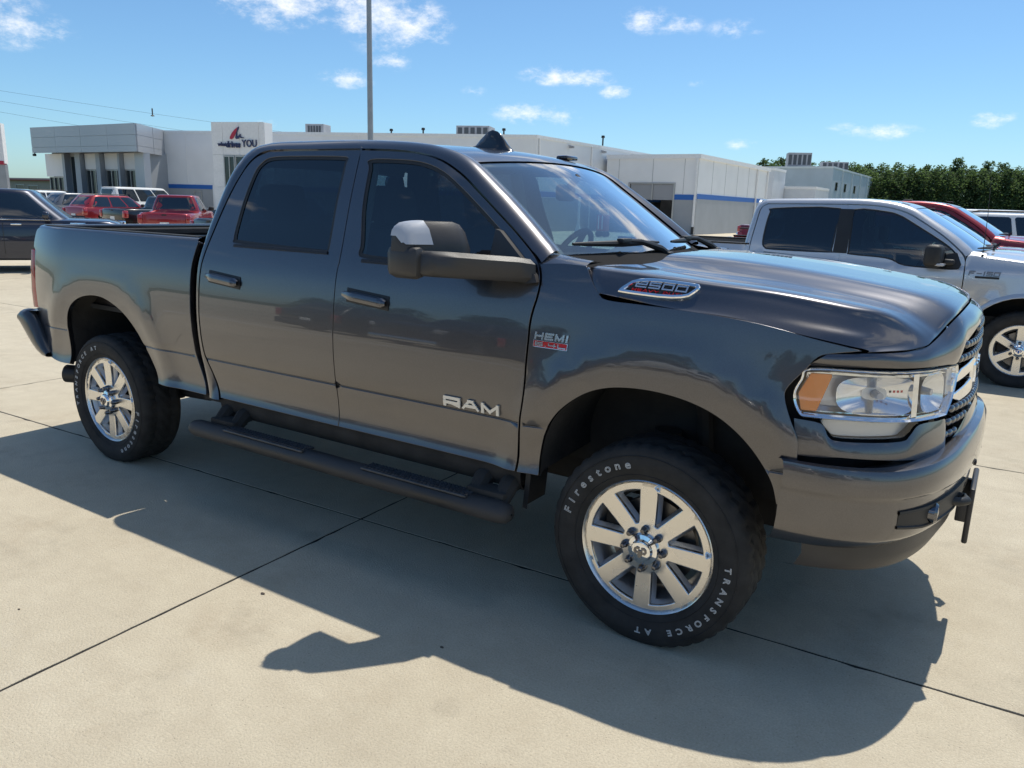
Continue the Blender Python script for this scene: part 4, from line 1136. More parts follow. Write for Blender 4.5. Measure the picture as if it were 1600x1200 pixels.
for s in (-1, 1):
    S = side(s); fl = -s*-1
    fl = 1 if s < 0 else -1
    far = "left hand " if s > 0 else ""
    rows = [(-4.5, .5, z) for z in (.819, .8218, .8235, .8270, .8290, .832)]
    fd = panel("door", inset(FDOOR, .0045), S, GREY, TR, holes=[inset(FG, -.008)], rows=rows, flip=fl)
    rd = panel("door", inset(RDOOR, .0045), S, GREY, TR, holes=[inset(RG, -.008)], rows=rows, flip=fl)
    panel("fender", inset(FEND, .0015), S, GREY, TR, rows=rows, flip=fl, flange=.03)
    panel("bed_side", BED, S, GREY, TR, rows=rows, flip=fl, flange=.03)
    panel("window", FG, S, SIDEG, fd, flip=fl, off=-.009, flange=.002, rnd=.001, step=.12)
    panel("window", RG, S, TINT, rd, flip=fl, off=-.009, flange=.002, rnd=.001, step=.12)
    # rubber seals round the glass
    for ol, dd in ((FG, fd), (RG, rd)):
        m = MB(); o1 = inset(ol, -.0085); o2 = inset(ol, .012); n = len(ol)
        vs = []
        for (x, z), d in [(p, -.004) for p in o1]+[(p, -.006) for p in o2]:
            vs.append((x, s*(yb(x, z)+d), z))
        m.add(vs, [(a, (a+1) % n, n+(a+1) % n, n+a) for a in range(n)]); m.build("window_seal", BPLAS, dd, smooth=60)
    # belt moulding under the glass
    m = MB(); m.grid([[(x, s*(yb(x, z)+d), z) for z, d in ((1.436+.008*(-x-.7)/1.8, -.002), (1.440+.008*(-x-.7)/1.8, .006), (1.452+.008*(-x-.7)/1.8, .006), (1.457+.008*(-x-.7)/1.8, -.004))] for x in (-.72-.0413*i for i in range(21))])
    m.build("belt_moulding", BPLAS, fd, smooth=50)
    m = MB(); m.grid([[(x, s*(yb(x, z)+d), z) for z, d in ((1.463, -.002), (1.467, .006), (1.478, .006), (1.483, -.004))] for x in (-1.78-.0355*i for i in range(21))])
    m.build("belt_moulding", BPLAS, rd, smooth=50)
    # handles: chromed grip in a dark cup
    for dd, x0, x1, z0 in ((fd, -1.640, -1.350, 1.288), (rd, -2.690, -2.405, 1.300)):
        hz = lambda x: z0-.022*((x-x0)/(x1-x0))+.0
        cup = MB(); cup.grid([[(x, s*(yb(x, z)+d), z) for z, d in ((hz(x)+.034, .001), (hz(x)+.028, .003), (hz(x)-.028, .003), (hz(x)-.034, .001))] for x in (x0+.03+(x1-x0-.02)*i/8 for i in range(9))])
        cup.build("handle_cup", BPLAS, dd, smooth=40)
        g_ = MB(); rws = []
        for i in range(15):
            t = i/14; x = x0+(x1-x0)*t; hh = .0235*min(1, .45+2.2*t)*min(1, (1.02-t)*14+.25); dp = .034*min(1, t*3.2+.18)*min(1, (1-t)*9+.55)
            z = hz(x); rws.append([(x, s*(yb(x, z+dz*hh)+dd_*dp+.002), z+dz*hh) for dz, dd_ in ((-1, .25), (-.8, .85), (-.25, 1), (.3, 1), (.8, .9), (1, .35))])
        g_.grid(rws).build("door_handle", GREY, dd, smooth=50)
    # roof rail and windshield pillar
    A = [(x, s*yb(x, z), z) for x, z in RAIL_A]; B = [(x, s*y, z) for x, y, z in RAIL_B]; J1 = [(x, s*(yb(x, z)-.045), z) for x, z in RAIL_A]; J2 = [(x+(.04 if x < -2.45 else 0), s*(yb(x, z)-.045), z-(.05 if x > -2.6 else 0)) for x, z in RAIL_A]

    def outdir(t, a, b, s=s):
        m_ = (a+b)*.5
        return Vector((-.9 if m_.x < -2.6 and m_.z < 1.9 else (-.35 if m_.x < -2.45 else .25 if m_.x > -1.3 else 0), s*1.0, .9 if m_.z > 1.75 else .35 if m_.z > 1.5 else 0))
    strip("cab_pillar", A, B, .23, GREY, TR, m=10, out=outdir, even=False, smooth=70)
    # rim under the rail where the doors close
    m = MB(); m.grid([[a, b, c] for a, b, c in zip(A, J1, J2)]); m.build("door_jamb", GREY, TR)
    # corner of the cowl between fender and glass
    ca = [(-.572, s*(yb(-.57, 1.497)-.001), 1.497), (-.46, s*(yb(-.46, 1.505)-.001), 1.505), (-.352, s*(yb(-.352, 1.502)-.001), 1.502)]
    cb_ = [(-.560, s*.79, 1.535), (-.46, s*.80, 1.520), (-.352, s*.81, 1.508)]
    strip("cowl_corner", ca, cb_, .12, GREY, TR, n=10, m=5, out=(0, s*.6, 1), smooth=60)
    # rocker panel
    xs = [-2.63+.0508*i for i in range(41)]
    m = MB(); m.grid([[(x, s*yy, z) for yy, z in ((.958, .640), (.966, .606), (.972, .580), (.966, .540), (.930, .500), (.82, .48))] for x in xs]); m.build("rocker_panel", UNDER, TR, smooth=50)
    # wheel housings
    for arch, hin in ((FARCH, .50), (RARCH, .50)):
        P_ = crv(arch, 3); m = MB()
        m.grid([[(x, s*(yb(x, z)-.018), z), (x, s*(yb(x, z)-.06), z+.012), (x*.999, s*hin, z+.03)] for x, z in P_])
        cx = (P_[0][0]+P_[-1][0])/2
        m.add([(x, s*hin, z+.03) for x, z in P_]+[(cx, s*hin, .62)], [(i, i+1, len(P_)) for i in range(len(P_)-1)])
        m.build("wheel_housing", UNDER, TR, smooth=50)
    m = MB(); m.grid([[(x-.03-d, s*y, z) for y, d in ((.985, 0), (.975, .03), (.78, .03))] for x, z in ((-.500, .70), (-.507, .60), (-.515, .50), (-.520, .44))]); m.build("mud_flap", BPLAS, TR, smooth=30)
    # running board
    rb = MB()
    cs = [(.055*math.cos(a), .048*math.sin(a)) for a in (2*math.pi*k/18 for k in range(18))]
    prm = [(-2.735, .10), (-2.73, .55), (-2.715, .85), (-2.68, 1), (-1.6, 1), (-.62, 1), (-.585, .86), (-.57, .55), (-.566, .1)]
    rb.grid([[(x, s*(1.085+c*k), .443+d*k) for c, d in cs] for x, k in prm], closed=True)
    rbo = rb.build("running_board", DUSTG, TR, smooth=45)
    for x0, x1 in ((-2.42, -1.80), (-1.40, -.78)):
        pm = MB(); pm.rbox(((x0+x1)/2, s*1.082, .487), (x1-x0, .088, .012), .004)
        for i in range(int((x1-x0)/.021)):
            for j in range(4):
                pm.box((x0+.015+i*.021+(j % 2)*.0105, s*(1.052+j*.020), .4945), (.012, .008, .006), Matrix.Rotation((.7 if j % 2 else -.7), 3, 'Z'))
        pm.build("step_pad", mat("ribbed step rubber", (.045, .050, .058), rough=.45, noise=.4, nscale=40), rbo)
    for x in (-2.50, -.72):
        m = MB()
        for dx in (-.07, .07): m.tube([(x+dx, s*1.06, .455), (x+dx, s*.98, .53), (x+dx, s*.80, .56)], [.035, .045, .05], 8)
        m.rbox((x, s*1.02, .50), (.20, .10, .035), .01); m.build("board_bracket", UNDER, TR, smooth=40)
    # bed rail
    m = MB(); m.grid([[(x, s*(yb(x, 1.479)+d), z) for d, z in ((.000, 1.479), (-.004, 1.489), (-.014, 1.496), (-.030, 1.499), (-.075, 1.498), (-.082, 1.492), (-.084, 1.40), (-.10, 1.0))] for x in [-2.806-.06*i for i in range(31)]])
    m.build("bed_rail", [LINER, GREY], TR, smooth=45) if False else m.build("bed_rail", GREY, TR, smooth=45)
    m = MB(); m.grid([[(x, s*(yb(x, 1.479)+d), z) for d, z in ((-.020, 1.4985), (-.024, 1.504), (-.078, 1.504), (-.088, 1.490), (-.088, 1.43))] for x in [-2.83-.0595*i for i in range(30)]])
    m.build("rail_cap", LINER, TR, smooth=45)
    # tail lamp wrapping the corner
    tl = MB(); rws = []
    for z in (.937, .95, 1.05, 1.2, 1.32, 1.333):
        y = yb(-4.60, z); rws.append([(-4.598+(.008 if z < 1.2 else -.015), s*(y-.003), z), (-4.640-.004, s*(y+.006), z), (-4.672, s*(y-.006), z), (-4.690, s*(y-.03), z), (-4.694, s*(y-.15), z), (-4.65, s*(y-.152), z)])
    tl.grid(rws); tlo = tl.build("tail_light", REDL, TR, smooth=40)
    m = MB(); m.rbox((-4.692, s*.85, 1.02), (.012, .10, .09), .004); m.build("reverse_lens", WHITEL, tlo)

# underbody and bed tub
m = MB(); m.box((-2.0, -.42, .50), (5.4, .09, .16)); m.box((-2.0, .42, .50), (5.4, .09, .16)); m.box((-1.65, 0, .60), (2.0, 1.72, .10)); m.box((.02, 0, .86), (1.25, 1.02, .62)); m.box((-3.77, 0, .80), (1.3, 1.02, .30))
m.tube([(-3.77, -.78, .41), (-3.77, .78, .41)], .06, 12); m.tube([(0, -.78, .41), (0, .78, .41)], .055, 12); m.lathe([(.02, -.14), (.14, -.08), (.16, 0), (.14, .08), (.02, .14)], 14, axis='X', c=(-3.77, 0, .41))
m.rbox((-2.9, .30, .55), (.9, .5, .25), .03); m.box((-2.80, -.03, .66), (.20, 1.71, .24))  # last box added to block sun leaking through the cab and bed gap
for x in (0, -3.77):
    for s in (-1, 1): m.tube([(x+.12, s*.55, .36), (x+.05, s*.55, .95)], .035, 8); m.tube([(x-.1, s*.60, .45), (x-.08, s*.60, .80)], .06, 10)
m.build("chassis", UNDER, TR)
ex = MB(); ex.tube([(-3.2, -.62, .47), (-4.0, -.72, .47), (-4.25, -.86, .49)], .045, 14)
exo = ex.build("exhaust_pipe", UNDER, TR, smooth=40)
m = MB(); m.tube([(-4.14, -.80, .485), (-4.36, -.93, .495)], .062, 18, cap=False); m.tube([(-4.36, -.93, .495), (-4.14, -.80, .485)], .055, 18, cap=False); m.build("exhaust_tip", BLACKM, exo, smooth=40)
m = MB(); m.box((-3.70, 0, .985), (1.75, 1.70, .03))
for i in range(12): m.box((-3.70, -.72+i*.13, 1.004), (1.70, .06, .012))
m.box((-2.84, 0, 1.22), (.03, 1.72, .50)); m.build("bed_floor", LINER, TR)
m = MB(); m.rbox((-4.615, 0, 1.21), (.06, 1.66, .54), .015); m.rbox((-4.622, 0, 1.487), (.075, 1.68, .03), .01); m.build("tailgate", GREY, TR, smooth=40)
m = MB(); m.rbox((-4.55, 0, 1.45), (.05, 1.60, .05), .01); m.build("tailgate_cap", LINER, TR)
rbp = MB(); rows_ = []
for y in [-.985, -.98, -.95, -.88, -.7, 0, .7, .88, .95, .98, .985]:
    c = abs(y); dx = 0 if c < .9 else .10*((c-.9)/.085)**2
    rows_.append([(-4.64+dx*.5, y*.98, .915), (-4.77+dx, y, .908), (-4.80+dx, y, .88), (-4.80+dx, y, .76), (-4.76+dx, y*.99, .70), (-4.62+dx*.4, y*.97, .68)])
rbp.grid(rows_); rbo_ = rbp.build("bumper", mat("grey bumper paint", (.055, .056, .06), rough=.3, metal=.4, coat=.6), TR, smooth=35)
for s in (-1, 1):
    m = MB(); rws = []
    for x, z, rx, rz in ((-4.785, .860, .02, .035), (-4.765, .862, .055, .055), (-4.715, .835, .085, .085), (-4.665, .790, .085, .095), (-4.615, .735, .075, .085), (-4.565, .685, .06, .065), (-4.505, .645, .045, .045), (-4.45, .625, .02, .02)):
        rws.append([(x+rx*math.cos(t)*.35, s*(.955+.062*math.sqrt(max(0, 1-abs(math.cos(t))**3))*(1 if math.sin(t) > 0 else -.6)), z+rz*math.cos(t)) for t in (2*math.pi*k/16 for k in range(16))])
    m.grid(rws, closed=True); m.f.append(tuple(range(16))); m.build("bumper_corner", mat("grey bumper paint", (.055, .056, .06)), rbo_, smooth=60)

# ---- roof, glass of the cab
rb_ = [p for p in RAIL_B if p[0] > -2.66 and p[2] > 1.88 and p[0] < -1.06]
m = MB(); rws = []
for x, y, z in rb_: rws.append([(x-.045*max(0, (x+1.5)/.45)*0+(.075*(1-(t*t)) if x > -1.12 else .075*(1-t*t)*max(0, (x+1.75)/.63)**2), y*t, z+.030*(1-t*t)) for t in [-1+k/8 for k in range(17)]])
m.grid(rws).build("roof", GREY, TR, smooth=60)
hd = rws[-1]
wsA = [p for p in RAIL_B if p[0] >= rb_[-1][0]]
m = MB(); rws = []
nA = len(wsA)
for i, (x, y, z) in enumerate(wsA):
    f = i/(nA-1); bow = .075+.10*f
    rws.append([(x+bow*(1-t*t)-.004, y*t*.995, z-.004+.030*(1-t*t)*(1-f)-.004*f) for t in [-1+k/10 for k in range(21)]])
wso = m.grid(rws).build("windshield", WSG, TR, smooth=60)
ws_rows = rws
m = MB()      # black frit along the edges
for i in range(nA-1):
    for ks in ((0, 1), (19, 20)):
        q = [Vector(rws[i][ks[0]]), Vector(rws[i][ks[1]]), Vector(rws[i+1][ks[1]]), Vector(rws[i+1][ks[0]])]
        if ks[0] == 0: q[1] = q[0].lerp(q[1], .34); q[2] = q[3].lerp(q[2], .34)
        else: q[0] = q[1].lerp(q[0], .34); q[3] = q[2].lerp(q[3], .34)
        m.add([p-Vector((.004, 0, .004)) for p in q], [(0, 1, 2, 3)])
for k in range(20):
    for a, b_, l in ((0, 1, .85), (nA-1, nA-2, .9)):
        q = [Vector(rws[a][k]), Vector(rws[a][k+1]), Vector(rws[a][k+1]).lerp(Vector(rws[b_][k+1]), l), Vector(rws[a][k]).lerp(Vector(rws[b_][k]), l)]
        m.add([p-Vector((.0045, 0, .0045)) for p in q], [(0, 1, 2, 3)])
m.build("glass_border", mat("black frit", (.01, .01, .011), rough=.3), wso)
# back of the cab
bk = crv([(-.86, .62, 'c'), (.86, .62, 'c'), (.89, 1.2), (.88, 1.45), (.79, 1.70), (.68, 1.93), (.55, 1.995), (0, 2.03), (-.55, 1.995), (-.68, 1.93), (-.79, 1.70), (-.88, 1.45), (-.89, 1.2)], 4, closed=True)
rwn = crv([(-.60, 1.53), (.60, 1.53), (.62, 1.60), (.55, 1.86), (.48, 1.91), (-.48, 1.91), (-.55, 1.86), (-.62, 1.60)], 4, closed=True)
SB = lambda u, v: (-2.785+.30*max(0, v-1.5)**2+.02*abs(u), u, v)
cbk = panel("cab_back", bk, SB, GREY, TR, holes=[rwn], flip=-1)
panel("window", inset(rwn, .003), SB, SIDEG, cbk, flip=-1, off=-.006, flange=.002, step=.2)
# inside of the cab
m = MB(); m.box((-1.7, 0, .70), (2.05, 1.78, .06)); m.box((-2.66, 0, 1.1), (.06, 1.7, .8)); m.build("cab_floor", INT, TR)
m = MB(); m.grid([[(x-.01, y*t*.96, z-.03+.02*(1-t*t)) for t in [-1+k/4 for k in range(9)]] for x, y, z in rb_]); m.build("headliner", HEADL, TR, smooth=60)
for s in (-1, 1):
    m = MB(); m.grid([[(x, s*(yb(x, 1.44)-.06), 1.44), (x, s*(yb(x, 1.40)-.13), 1.40), (x, s*.80, .75)] for x in [-2.6+.2*i for i in range(11)]])
    m.build("door_trim", INT, TR, smooth=40)
    m = MB(); m.tube([(-1.70, s*.82, 1.42), (-1.72, s*.675, 1.92)], .040, 8); m.build("pillar_trim", HEADL, TR, smooth=40)
    for x, nm_ in ((-1.55, 'f'), (-2.42, 'r')):
        m = MB(); m.rbox((x+.12, s*.42, .98), (.54, .54, .18), .06); m.rbox((x-.16, s*.42, 1.28), (.17, .54, .62), .06, Matrix.Rotation(-.22, 3, 'Y')); m.rbox((x-.25, s*.42, 1.70), (.11, .30, .22), .045, Matrix.Rotation(-.22, 3, 'Y'))
        m.build("seat", CLOTH, TR, smooth=40)
m = MB(); rws = []
for y in [-.86+.086*i for i in range(21)]:
    b_ = .10*(1-(y/.86)**2); hump = .05*math.exp(-((y-.42)/.2)**2)
    rws.append([(-.48+b_, y, 1.50), (-.66+b_, y, 1.485+hump*.5), (-.86+b_*.6, y, 1.475+hump), (-.98+b_*.4, y, 1.42+hump), (-1.0+b_*.3, y, 1.25), (-.92, y, .95)])
m.grid(rws); m.build("dashboard", DASH, TR, smooth=50)
m = MB(); a0 = Vector((-1.16, .42, 1.43)); ax = Vector((-.86, 0, .50)).normalized(); e1 = Vector((0, 1, 0)); e2 = ax.cross(e1)
m.tube([a0+e1*.19*math.cos(t)+e2*.19*math.sin(t) for t in (2*math.pi*k/28 for k in range(29))], .017, 10, cap=False)
for t in (0.1, math.pi-.1, -math.pi/2): m.tube([a0, a0+e1*.18*math.cos(t)+e2*.18*math.sin(t)], .02, 8)
m.rbox(a0, (.06, .16, .13), .02); m.tube([a0, a0-ax*.25], .04, 10)
m.build("steering_wheel", BPLAS, TR, smooth=45)
m = MB(); m.rbox((-.985, .02, 1.80), (.045, .27, .085), .02, Matrix.Rotation(.25, 3, 'Z')); m.tube([(-.96, 0, 1.82), (-.90, 0, 1.885)], .02, 8); m.build("rearview_mirror", BPLAS, TR, smooth=40)
# antenna fin and clearance lamp on the roof
m = MB(); rws = []
for t, h, w in ((0, .0, .014), (.06, .012, .022), (.20, .042, .026), (.32, .080, .025), (.44, .100, .023), (.56, .105, .021), (.68, .094, .019), (.84, .050, .016), (.96, .012, .012), (1.0, .0, .008)):
    x = -1.23-.27*t; h *= .98; q_ = -.10; rws.append([(x, -w*1.3+q_, 0), (x, -w*1.1+q_, .010), (x, -w*.8+q_, h*.35+.004), (x, -w*.35+q_, h*.9+.002), (x, q_, h), (x, w*.35+q_, h*.9+.002), (x, w*.8+q_, h*.35+.004), (x, w*1.1+q_, .010), (x, w*1.3+q_, 0)])
fin_rows = rws
def roof_z(x, y):
    best = None
    for i in range(len(rb_)-1):
        x0, x1 = rb_[i][0], rb_[i+1][0]
        if x0 <= x <= x1:
            f = (x-x0)/(x1-x0); ye = rb_[i][1]+(rb_[i+1][1]-rb_[i][1])*f; ze = rb_[i][2]+(rb_[i+1][2]-rb_[i][2])*f
            return ze+.030*(1-(y/ye)**2)
    return 2.0
m = MB(); m.grid([[(x, y, roof_z(min(x, -1.12), y)-.004+z) for x, y, z in r_] for r_ in rws]); fin = m.build("antenna_fin", mat("gloss black", (.008, .008, .010), rough=.12, coat=1.0), TR, smooth=50)

for y in (0.30,):
    m = MB(); m.rbox((0, 0, 0), (.075, .13, .026), .011); m.v = [(x-1.14, yy+y, z+roof_z(-1.19, y)+.012) for x, yy, z in m.v]; m.build("clearance_lamp", mat("smoked lens", (.03, .015, .012), rough=.1, coat=1.0), TR, smooth=40)

# ---- hood
HC = [
    [(-.20, 0, 1.545), (.05, 0, 1.540), (.35, 0, 1.516), (.65, 0, 1.478), (.84, 0, 1.446), (.925, 0, 1.416), (.940, 0, 1.396)],
    [(-.205, .25, 1.542), (.05, .25, 1.537), (.35, .25, 1.513), (.64, .25, 1.477), (.83, .25, 1.446), (.918, .25, 1.412), (.934, .25, 1.392)],
    [(-.21, .41, 1.536), (.05, .41, 1.531), (.35, .41, 1.508), (.63, .41, 1.474), (.81, .41, 1.443), (.907, .41, 1.404), (.925, .41, 1.384)],
    [(-.22, .495, 1.511), (.02, .495, 1.507), (.31, .495, 1.486), (.60, .49, 1.457), (.79, .48, 1.425), (.888, .49, 1.380), (.906, .49, 1.358)],
    [(-.26, .60, 1.500), (.03, .60, 1.482), (.32, .59, 1.464), (.59, .57, 1.434), (.76, .56, 1.402), (.866, .56, 1.348), (.886, .56, 1.326)],
    [(-.31, .75, 1.502), (.06, .74, 1.480), (.34, .72, 1.463), (.595, .69, 1.432), (.74, .66, 1.402), (.855, .615, 1.336), (.875, .62, 1.312)],
    [(-.345, .878, 1.499), (.11, .872, 1.473), (.385, .845, 1.456), (.612, .800, 1.424), (.735, .745, 1.397), (.845, .665, 1.324), (.864, .67, 1.298)],
    [(-.335, .912, 1.483), (.09, .902, 1.447), (.345, .882, 1.432), (.58, .838, 1.398), (.71, .782, 1.372), (.823, .710, 1.316), (.842, .715, 1.293)],
    [(-.310, .938, 1.445), (.06, .930, 1.408), (.315, .917, 1.394), (.555, .876, 1.362), (.69, .823, 1.340), (.790, .762, 1.304), (.810, .770, 1.287)],
    [(-.276, .953, 1.408), (.03, .951, 1.383), (.285, .942, 1.371), (.525, .905, 1.345), (.66, .865, 1.324), (.735, .82, 1.297), (.750, .83, 1.283)],
    [(-.270, .959, 1.404), (.01, .961, 1.375), (.265, .956, 1.3605), (.505, .930, 1.3225), (.64, .893, 1.2985), (.700, .866, 1.287), (.705, .867, 1.280)],
]
hcv = [crv(c, 6) for c in HC]
hrows = []
nj = len(hcv[0])
for j in range(nj):
    half = crv([c[j] for c in hcv], 5)
    hrows.append(half)
full = [[(x, -y, z) for x, y, z in h[::-1]]+[(x, y, z) for x, y, z in h[1:]] for h in hrows]
mid_n = len(hrows[0])
m = MB()
sk = [[Vector(p)+Vector((0, 0, -.03)) if i else p for p in [q]][0] for i in (0,) for q in full[0]]
back = [(x-.012, y, z-.035) for x, y, z in full[0]]
front = [(x-.02, y*.985, z-.03) for x, y, z in full[-1]]
m.grid([back]+full+[front])
hood = m.build("hood", GREY, TR, smooth=62)
for sgn in (0, -1):      # flange along the side gap
    pass
# cowl tray
m = MB(); rws = []
for k in range(21):
    t = -1+k/10; y = t
    a = Vector(ws_rows[-1][k]); j = min(range(len(full[0])), key=lambda q: abs(full[0][q][1]-a.y*1.03)); b_ = Vector(back[j])
    rws.append([a+Vector((-.03, 0, .008)), a+Vector((.01, 0, -.004)), a.lerp(b_, .5)+Vector((0, 0, -.028)), b_+Vector((.03, 0, -.01))])
m.grid(rws); m.build("cowl", mat("cowl plastic", (.010, .010, .011), rough=.85, spec=.15), TR, smooth=40)
# wipers
for y0, y1, xo in ((-.10, -.72, 0), (.62, .06, 0)):
    def wpt(y, lift):
        t = y/.785; f = .93
        x = -.575+.165*(1-t*t); z = 1.556
        return Vector((x+lift*.5+.012, y, z+lift))
    blade = [wpt(y0+(y1-y0)*k/8, .018) for k in range(9)]
    m = MB(); m.tube(blade, [.006, .010, .012, .014, .016, .014, .012, .010, .006], 8); wb = m.build("wiper", BPLAS, TR, smooth=40)
    piv = Vector((-.36, y0+.05, 1.515)); md = blade[4]+Vector((.005, 0, .012))
    m = MB(); m.tube([piv, piv+Vector((-.02, -.05, .03)), md.lerp(piv, .35)+Vector((0, 0, .02)), md], [.020, .018, .012, .010], 8); m.rbox(md, (.035, .10, .022), .006); m.rbox(piv, (.05, .06, .03), .01)
    m.build("wiper_arm", BPLAS, wb, smooth=40)

# ---- front end: a swept plan curve carries lamps, grille and bumper
FPC = crv([(.45, .945), (.55, .925), (.66, .885), (.76, .83), (.84, .76), (.90, .65), (.95, .50), (.985, .35), (1.005, .20), (1.012, 0)], 30)
FL_ = [0]
for i in range(1, len(FPC)): FL_.append(FL_[-1]+math.dist(FPC[i], FPC[i-1]))


def fpl(s_):
    if s_ > FL_[-1]:       # across the centre line
        x, y = fpl(2*FL_[-1]-s_); return x, -y
    if s_ <= 0: return (FPC[0][0]+s_*.98, FPC[0][1]-s_*.2)
    lo, hi = 0, len(FL_)-1
    while hi-lo > 1:
        md = (lo+hi)//2
        if FL_[md] > s_: hi = md
        else: lo = md
    f = (s_-FL_[lo])/(FL_[hi]-FL_[lo]); return FPC[lo][0]+(FPC[hi][0]-FPC[lo][0])*f, FPC[lo][1]+(FPC[hi][1]-FPC[lo][1])*f


def FS(sg, dep=0.0):
    def f(s_, z):
        x, y = fpl(s_); x1, y1 = fpl(s_+.01); x0, y0 = fpl(s_-.01); tx, ty = x1-x0, y1-y0; l = math.hypot(tx, ty)
        nx, ny = -ty/l, tx/l
        return (x-.06*(z-1.1)-nx*dep, sg*(y-ny*dep), z)
    return f


SC_ = FL_[-1]
LENS = crv([(.096, 1.212), (.3, 1.214), (.55, 1.211), (.770, 1.206, 'c'), (.776, 1.17), (.745, 1.09), (.697, 1.029, 'c'), (.5, 1.033), (.25, 1.037), (.108, 1.038), (.066, 1.046), (.043, 1.11), (.065, 1.17)], 4, closed=True)
LOW = crv([(.150, 1.030), (.3, 1.031), (.49, 1.030), (.475, 1.008), (.440, .988), (.415, .980), (.21, .973), (.172, .987)], 3, closed=True)
AMB = [(.100, 1.190), (.170, 1.191), (.122, 1.060), (.072, 1.060), (.062, 1.118)]
for s in (-1, 1):
    fl = 1 if s < 0 else -1
    F0 = FS(s)
    hl = panel("headlight", LENS, F0, CLEAR, TR, flip=fl, step=.05, edge=.02, flange=.01, rnd=.004)
    # chromed surround and housing walls
    o1, o2 = inset(LENS, .001), inset(LENS, .008); n = len(LENS); m = MB()
    m.add([FS(s, -.002)(*p) for p in o1]+[FS(s, .004)(*p) for p in o2]+[FS(s, .055)(*p) for p in inset(LENS, .022)],
          [(a, (a+1) % n, n+(a+1) % n, n+a) for a in range(n)]+[(n+a, n+(a+1) % n, 2*n+(a+1) % n, 2*n+a) for a in range(n)])
    m.build("lamp_surround", CHROME, hl, smooth=30)
    panel("lamp_housing", inset(LENS, .014), FS(s, .058), mat("lamp inner silver", (.66, .67, .69), rough=.30, metal=.45, noise=.12, nscale=14), hl, flip=fl, step=.05, edge=.02, flange=.005)
    oa, ob, oc_ = inset(LENS, .017), inset(LENS, .024), inset(LENS, .034); m = MB(); n = len(LENS)
    m.add([FS(s, .022)(*p) for p in oa]+[FS(s, .014)(*p) for p in ob]+[FS(s, .050)(*p) for p in oc_], [(a, (a+1) % n, n+(a+1) % n, n+a) for a in range(n)]+[(n+a, n+(a+1) % n, 2*n+(a+1) % n, 2*n+a) for a in range(n)])
    m.build("lamp_bezel", CHROME, hl, smooth=30)
    am = panel("turn_signal", chaikin(resample(AMB, .012), 1), FS(s, .012), AMBER, hl, flip=fl, step=.03, edge=.015, flange=.035)
    # main bowl, bulb and inner divider
    for cs_, cz, rx, rz, dp in ((.34, 1.122, .155, .068, .052), (.60, 1.122, .085, .070, .045)):
        m = MB(); rws = []
        for q in (1.0, .92, .75, .55, .35, .15, .01):
            rws.append([Vector(FS(s, .012+dp*(1-q*q))(cs_+rx*q*math.copysign(abs(math.cos(t))**.6, math.cos(t)), cz+rz*q*math.copysign(abs(math.sin(t))**.7, math.sin(t)))) for t in (2*math.pi*k/28 for k in range(28))])
        m.grid(rws, closed=True); m.build("reflector", mat("reflector silver", (.80, .81, .83), rough=.14, metal=.85), hl, smooth=50)
        m = MB(); c0 = Vector(FS(s, .055)(cs_, cz)); c1 = Vector(FS(s, .018)(cs_, cz)); m.tube([c0, c1], [.016, .012], 14); m.build("bulb", WHITEL, hl, smooth=40)
    m = MB(); m.grid([[FS(s, d_)(u, z) for u, d_ in ((.462, .05), (.470, .012), (.500, .012), (.508, .05))] for z in (1.045, 1.08, 1.12, 1.16, 1.198)]); m.build("divider", CHROME, hl, smooth=30)
    m = MB(); m.grid([[FS(s, d_)(u, z) for u, d_ in ((.695, .05), (.705, .014), (.755, .014))] for z in (1.10, 1.15, 1.198)]); m.build("divider", WHITEL, hl, smooth=30)
    for cs_ in (.365, .380, .395, .41): MB().add([FS(s, .010)(cs_+dx, 1.138+dz) for dx, dz in ((0, 0), (.009, 0), (.009, .008), (0, .008))], [(0, 1, 2, 3)]).build("lens_mark", REDT if cs_ > .37 else BLACKM, hl)
    lo = panel("lower_lamp", LOW, FS(s, .004), CLEAR, hl, flip=fl, step=.05, edge=.02, flange=.03)
    panel("lower_reflector", LOW, FS(s, .035), mat("lamp silver", (.62, .62, .62), rough=.35, metal=.5), hl, flip=fl, step=.05, edge=.02)
    # painted brow over the lamp, running up into the grille frame
    Aedge = crv([(.590, .920, 1.262), (.705, .866, 1.272), (.757, .834, 1.274), (.818, .766, 1.278), (.850, .70, 1.284), (.872, .66, 1.290), (.897, .56, 1.318), (.917, .49, 1.350), (.936, .41, 1.376), (.946, .25, 1.386), (.952, 0, 1.390)], 5)
    Bedge = [FS(1, -.004)(u, z) for u, z in crv([(.085, 1.222), (.20, 1.225), (.33, 1.226), (.50, 1.224), (.65, 1.220), (.745, 1.214), (.790, 1.242), (.830, 1.280), (.90, 1.304), (1.012, 1.328), (SC_, 1.342)], 5)]
    strip("grille_frame", [(x-.006, s*y, z+.002) for x, y, z in Aedge], [(x, s*y, z) for x, y, z in Bedge], .16, GREY, TR, n=46, m=8, out=(.8, s*.5, .55), smooth=60)
    # inner return of the frame down to the grille
    m = MB(); m.grid([[(Vector((x, s*y, z))), Vector((x-.03, s*y, z-.006)), Vector((x-.08, s*y, z))] for x, y, z in Bedge]); m.build("frame_return", BPLAS, TR, smooth=40)
    # body-coloured fascia under the lamp and along the grille foot
    up_ = crv([(.05, 1.028), (.14, 1.018), (.165, .975), (.21, .960), (.415, .966), (.455, .985), (.50, 1.020), (.62, 1.018), (.690, 1.012), (.672, .960), (.668, .930), (.70, .914), (.80, .936), (.95, .992), (1.10, 1.010), (SC_, 1.016)], 4)
